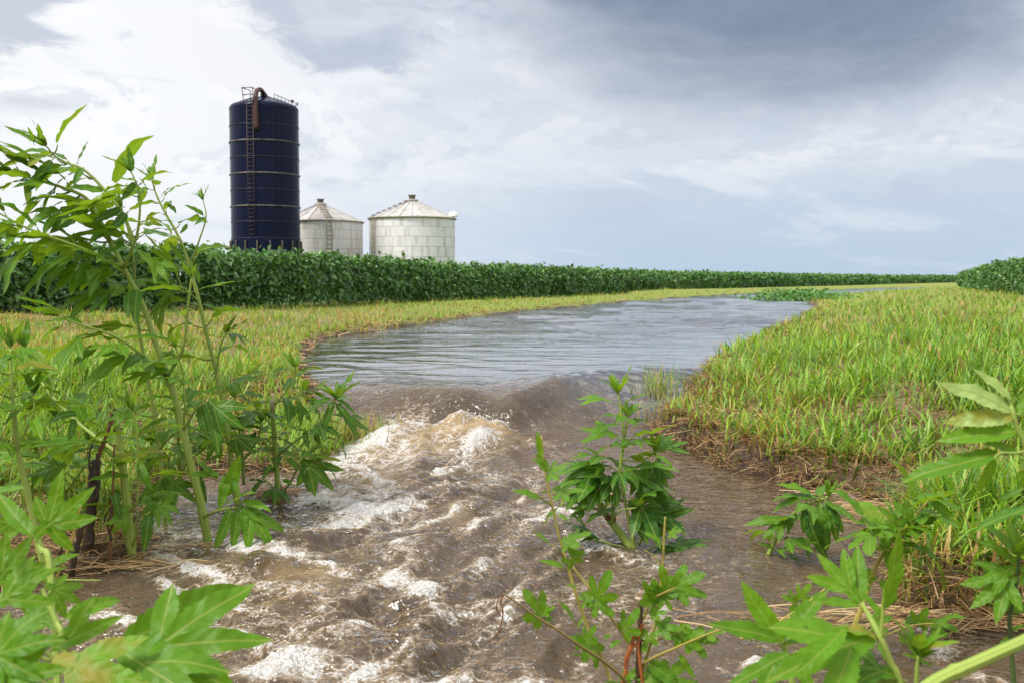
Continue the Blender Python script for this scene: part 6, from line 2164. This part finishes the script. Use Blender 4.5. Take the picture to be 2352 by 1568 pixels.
        P.px_leaf(base, tip2, Y - .02, Y - .03, k, P.r.choice((.15, .5)), .32, fc, P.r.uniform(-.4, .4))
    Z = 2.95
    Q = Plant('mulberry_sapling', 'lobed leaf sapling rising from the water beside the right bank foot', 'sapling', on(1958, 1465, -.335), 'lobed leaf saplings by the water', M_MUL, M_STEMY, seed=21)
    m = Q.stem(W([(1950, 1475, Z), (1962, 1440, Z), (1985, 1378, Z), (2006, 1314, Z), (2030, 1268, Z), (2051, 1239, Z), (2085, 1205, Z), (2111, 1174, Z), (2140, 1140, Z)]), 0.0085, 0.003)
    b1 = Q.stem(W([(1965, 1490, Z), (1990, 1477, Z), (2040, 1455, Z - .03), (2101, 1434, Z - .05), (2171, 1430, Z - .06)]), 0.004, 0.002)
    b2 = Q.stem(W([(1700, 1466, Z - .3), (1770, 1436, Z - .25), (1830, 1400, Z - .2), (1890, 1355, Z - .15), (1902, 1342, Z - .14)]), 0.004, 0.002)
    b3 = Q.stem(W([(2050, 1240, Z), (2020, 1220, Z - .05), (1990, 1205, Z - .08)]), 0.0035, 0.002)
    mulberry_leaves(Q, m, 7, 0.45, 0.98, 0.15, True)
    mulberry_leaves(Q, b1, 4, 0.3, 0.95, 0.09)
    mulberry_leaves(Q, b3, 2, 0.4, 0.95, 0.13, True)
    for base, tip, k, fc in (((2090, 1190), (2050, 1160), 'mul', .5), ((2150, 1140), (2210, 1130), 'ovate', .4), ((2060, 1200), (2012, 1165), 'mul', .5), ((2030, 1225), (1965, 1195), 'mulsimple', .4), ((2045, 1220), (1978, 1232), 'mul', .5),
                             ((2000, 1245), (1955, 1240), 'ovate', .4), ((2110, 1185), (2125, 1205), 'mul', .6), ((2140, 1150), (2185, 1190), 'mulsimple', .6), ((2060, 1260), (2095, 1270), 'mulsimple', .6), ((2035, 1265), (2055, 1320), 'mulsimple', .7),
                             ((1990, 1330), (2000, 1305), 'mul', .6), ((2020, 1330), (2060, 1380), 'mulsimple', .7), ((2000, 1350), (1975, 1345), 'mulsimple', .6), ((1975, 1440), (2010, 1490), 'mulsimple', .6), ((2005, 1430), (2050, 1420), 'mul', .6),
                             ((2110, 1432), (2130, 1395), 'mul', .7), ((2150, 1432), (2200, 1445), 'mul', .6), ((1830, 1385), (1795, 1365), 'mul', .6), ((1840, 1375), (1860, 1340), 'mul', .5), ((1720, 1452), (1690, 1432), 'mul', .5)):
        Q.px_leaf(base, tip, Z - .03, Z - .05, k, .5, .3, fc, Q.r.uniform(-.4, .4))


M_BARK = mat_stem('sapling_bark', (0.10, 0.060, 0.030), (0.055, 0.036, 0.020), ribs=4)
M_STEMYD = mat_stem('mulberry_stem_olive', (0.20, 0.15, 0.04), (0.15, 0.11, 0.035), ribs=3)
M_ORANGE = mat_plain('orange_bark', (0.36, 0.105, 0.025), 0.6, scale=30, dark=(0.22, 0.06, 0.02))
plant_mulberry()


# ---- dead stalks in the mud on the left
def dead_stalks():
    G = 'dead stalks in the mud on the left'
    def stalk(label, base, parts, loc):
        root = thing('dead_stalk', label, 'stalk', loc, G)
        for nm, pts, rad, mt in parts:
            mb = MB()
            sm = catmull(W(pts), 6)
            rr = random.Random(len(label) + len(pts))
            n = len(sm)
            rads = [rad[0] + (rad[1] - rad[0]) * i / (n - 1) for i in range(n)]
            rads = [q * rr.uniform(0.75, 1.25) for q in rads]
            mb.tube([p - loc + Vector((rr.uniform(-.003, .003), 0, 0)) for p in sm], rads, 7)
            obj(nm, mb.mesh(nm), mt, root)
    Y = 3.85
    stalk('black rotten stalk with split orange brown upper end', 0,
          [('stem', [(196, 1330, Y), (202, 1257, Y), (210, 1170, Y), (216, 1100, Y), (222, 1055, Y)], (0.019, 0.020), M_DEAD),
           ('upper_strip', [(218, 1075, Y), (232, 1030, Y), (249, 986, Y), (258, 950, Y), (266, 938, Y)], (0.009, 0.005), M_RUSTST),
           ('side_strip', [(212, 1110, Y - .02), (205, 1060, Y - .02), (212, 1020, Y - .02), (228, 990, Y - .02)], (0.005, 0.002), M_DEAD),
           ('side_strip', [(222, 1150, Y - .02), (228, 1090, Y - .02), (222, 1040, Y - .02)], (0.007, 0.003), M_DEAD)], at(200, 1325, Y))
    Y = 3.7
    stalk('leaning black stalk left of the tallest rotten one', 0, [('stem', [(158, 1345, Y), (168, 1290, Y), (180, 1240, Y), (195, 1175, Y)], (0.015, 0.010), M_DEAD)], at(160, 1340, Y))
    Y = 3.8
    stalk('thin dark red stalk beside the thick green stem', 0, [('stem', [(252, 1310, Y), (254, 1280, Y), (257, 1200, Y), (258, 1148, Y), (261, 1080, Y), (264, 1020, Y)], (0.0062, 0.0035), M_RUSTST),
                                                              ('side_strip', [(256, 1240, Y), (248, 1205, Y - .01), (256, 1165, Y - .01)], (0.005, 0.002), M_DEAD)], at(252, 1308, Y))
    Y = 3.6
    stalk('short brown stalk leaning by the yellow stick', 0, [('stem', [(126, 1340, Y), (134, 1290, Y), (146, 1240, Y)], (0.008, 0.004), M_DEAD)], at(127, 1335, Y))
    stalk('split yellow stick leaning in the mud', 0, [('stem', [(126, 1345, Y), (138, 1300, Y), (160, 1255, Y), (185, 1160, Y + .02)], (0.006, 0.005), M_STEMY)], at(127, 1342, Y))
    stalk('green broken shoot lying level over the shallow water', 0, [('stem', [(122, 1332, Y), (160, 1331, Y - .02), (232, 1332, Y - .05)], (0.0055, 0.0025), M_STEM)], at(122, 1332, Y))


dead_stalks()


# ---- grass clumps and weeds in the upper water
def clump(name, label, cat, c, n, spread, h, seed, cols, w=0.006):
    r = np.random.RandomState(seed)
    x = c[0] + r.randn(n) * spread[0]
    y = c[1] + r.randn(n) * spread[1]
    A = blades(x - c[0], y - c[1], np.full(n, -0.03), h * (0.4 + 0.8 * r.rand(n)), w * (0.7 + 0.6 * r.rand(n)), np.clip(np.abs(r.randn(n)) * 0.5 + 0.1, 0, 1.2), pick(T_COL, (2, 1, 1, 1), n, r) * 0.5 + 0.08, pick(cols, [1] * len(cols), n, r), seed)
    o = obj(name, mesh_np(name, A[0], A[1], True, A[2]), M_GRASS, None, (c[0], c[1], c[2]))
    o['label'] = label
    o['category'] = cat


p = on(1520, 905, -.06)
clump('grass_clump', 'lone grass clump with straw in the water off the right bank tip', 'grass', (p.x, p.y, p.z), 170, (0.10, 0.14), 0.26, 31, G_COL[:3] + Y_COL[:1])
p = on(1545, 960, -.15)
clump('grass_clump', 'grass tuft overhanging the right bank tip by the drop', 'grass', (p.x, p.y, p.z), 150, (0.10, 0.10), 0.2, 32, G_COL[:3] + Y_COL[:2])
p = on(800, 1005, -.2)
clump('grass_clump', 'straw coloured tuft on the left spit beside the white water', 'grass', (p.x, p.y, p.z), 260, (0.16, 0.10), 0.20, 33, Y_COL + G_COL[:2])


def weed_island():
    r = np.random.RandomState(44)
    c = on(1840, 688, 0)
    n = 1500
    x = c.x + r.randn(n) * 0.75
    y = c.y + r.randn(n) * 1.6
    hh = 0.34 * np.exp(-((x - c.x) / 1.2) ** 2) + 0.06
    z = hh * r.rand(n)
    pos = np.stack([x - c.x, y - c.y, z], 1)
    nr = np.array([[0, 0, 1.0]]) + r.randn(n, 3) * 0.5
    V, F, C = leaflets(pos, r.randn(n, 3) * np.array([1, 1, .4]), nr, 0.12 + 0.1 * r.rand(n), 0.07 + 0.04 * r.rand(n), pick([(0.07, 0.20, 0.03), (0.12, 0.28, 0.04)], (1, 1), n, r))
    o = obj('water_weeds', mesh_np('water_weeds', V, F, False, C), M_SOY, None, (c.x, c.y, 0))
    o['label'] = 'low green broadleaf weeds standing in the far flood water'
    o['category'] = 'weeds'


weed_island()


# ---- spray thrown up by the roller
def build_spray():
    r = random.Random(9)
    mb = MB()

    def drop(c, s, stretch=None):
        # small stretched octahedron, subdivided once
        ax = Vector(stretch).normalized() if stretch is not None else Vector((0, 0, 1))
        q = ax.to_track_quat('Z', 'Y').to_matrix()
        ln = r.uniform(1.0, 2.6)
        vs, fs = [], []
        for i, z in enumerate((-1, -0.55, 0.2, 0.75, 1.05)):
            rr = (0.0, 0.75, 1.0, 0.6, 0.0)[i]
            for k in range(6):
                a = k * math.pi / 3
                vs.append(Vector(c) + q @ Vector((rr * s * math.cos(a), rr * s * math.sin(a), z * s * ln)))
        for i in range(4):
            for k in range(6):
                k2 = (k + 1) % 6
                fs.append((i * 6 + k, i * 6 + k2, (i + 1) * 6 + k2, (i + 1) * 6 + k))
        mb.add(vs, fs)

    def sheet(px, py, Y, hpx, lean):
        """a tongue of flung water: thick at the foot, beaded at the tip"""
        b = at(px, py, Y)
        h = hpx / FPX * Y
        k = r.randint(4, 7)
        pts, rad = [], []
        for i in range(k + 1):
            s = i / k
            pts.append(b + Vector((lean * h * s + r.uniform(-.15, .15) * h * s, r.uniform(-.1, .1) * h, h * (s - 0.25 * s * s * abs(lean)))))
            rad.append((0.020 * (1 - s) ** 1.2 + 0.0030) * r.uniform(0.6, 1.4) * min(1.2, h / 0.08 + 0.3))
        mb.tube(catmull(pts, 3), [rad[min(k, i // 3)] for i in range(3 * k + 1)], 6)
        for _ in range(5):
            drop(pts[-1] + Vector((r.gauss(0, .02), r.gauss(0, .02), r.gauss(0.01, .02))), r.uniform(0.0018, 0.005))

    for px0, px1, py, Y, hmax, n, ln in ((890, 985, 1012, 6.28, 38, 50, 0.6), (1045, 1130, 985, 6.42, 34, 70, 0.5), (860, 930, 1025, 6.22, 16, 24, -.3), (985, 1020, 1130, 5.45, 20, 16, -.2),
                                         (1030, 1090, 1108, 5.50, 14, 16, .4)):
        for i in range(n):
            px = r.uniform(px0, px1)
            u = 1 - abs((px - (px0 + px1) / 2) / ((px1 - px0) / 2)) * 0.7
            sheet(px, py + r.uniform(-2, 10), Y + r.uniform(-.05, .05), hmax * u * r.uniform(0.3, 1.1), ln * r.uniform(-.4, 1.6))
        for i in range(int(n * 1.3)):
            p_ = at(r.uniform(px0 - 40, px1 + 40), py - abs(r.gauss(0, hmax * 0.9)), Y + r.gauss(0, .08))
            drop(p_, r.uniform(0.0012, 0.0036), (r.gauss(0, 1), 0, 1))
    o = obj('water_spray', mb.mesh('water_spray'), M_DROP)
    o['kind'] = 'stuff'
    o['label'] = 'white spray flung up by the churning wave'
    o['category'] = 'spray'


build_spray()
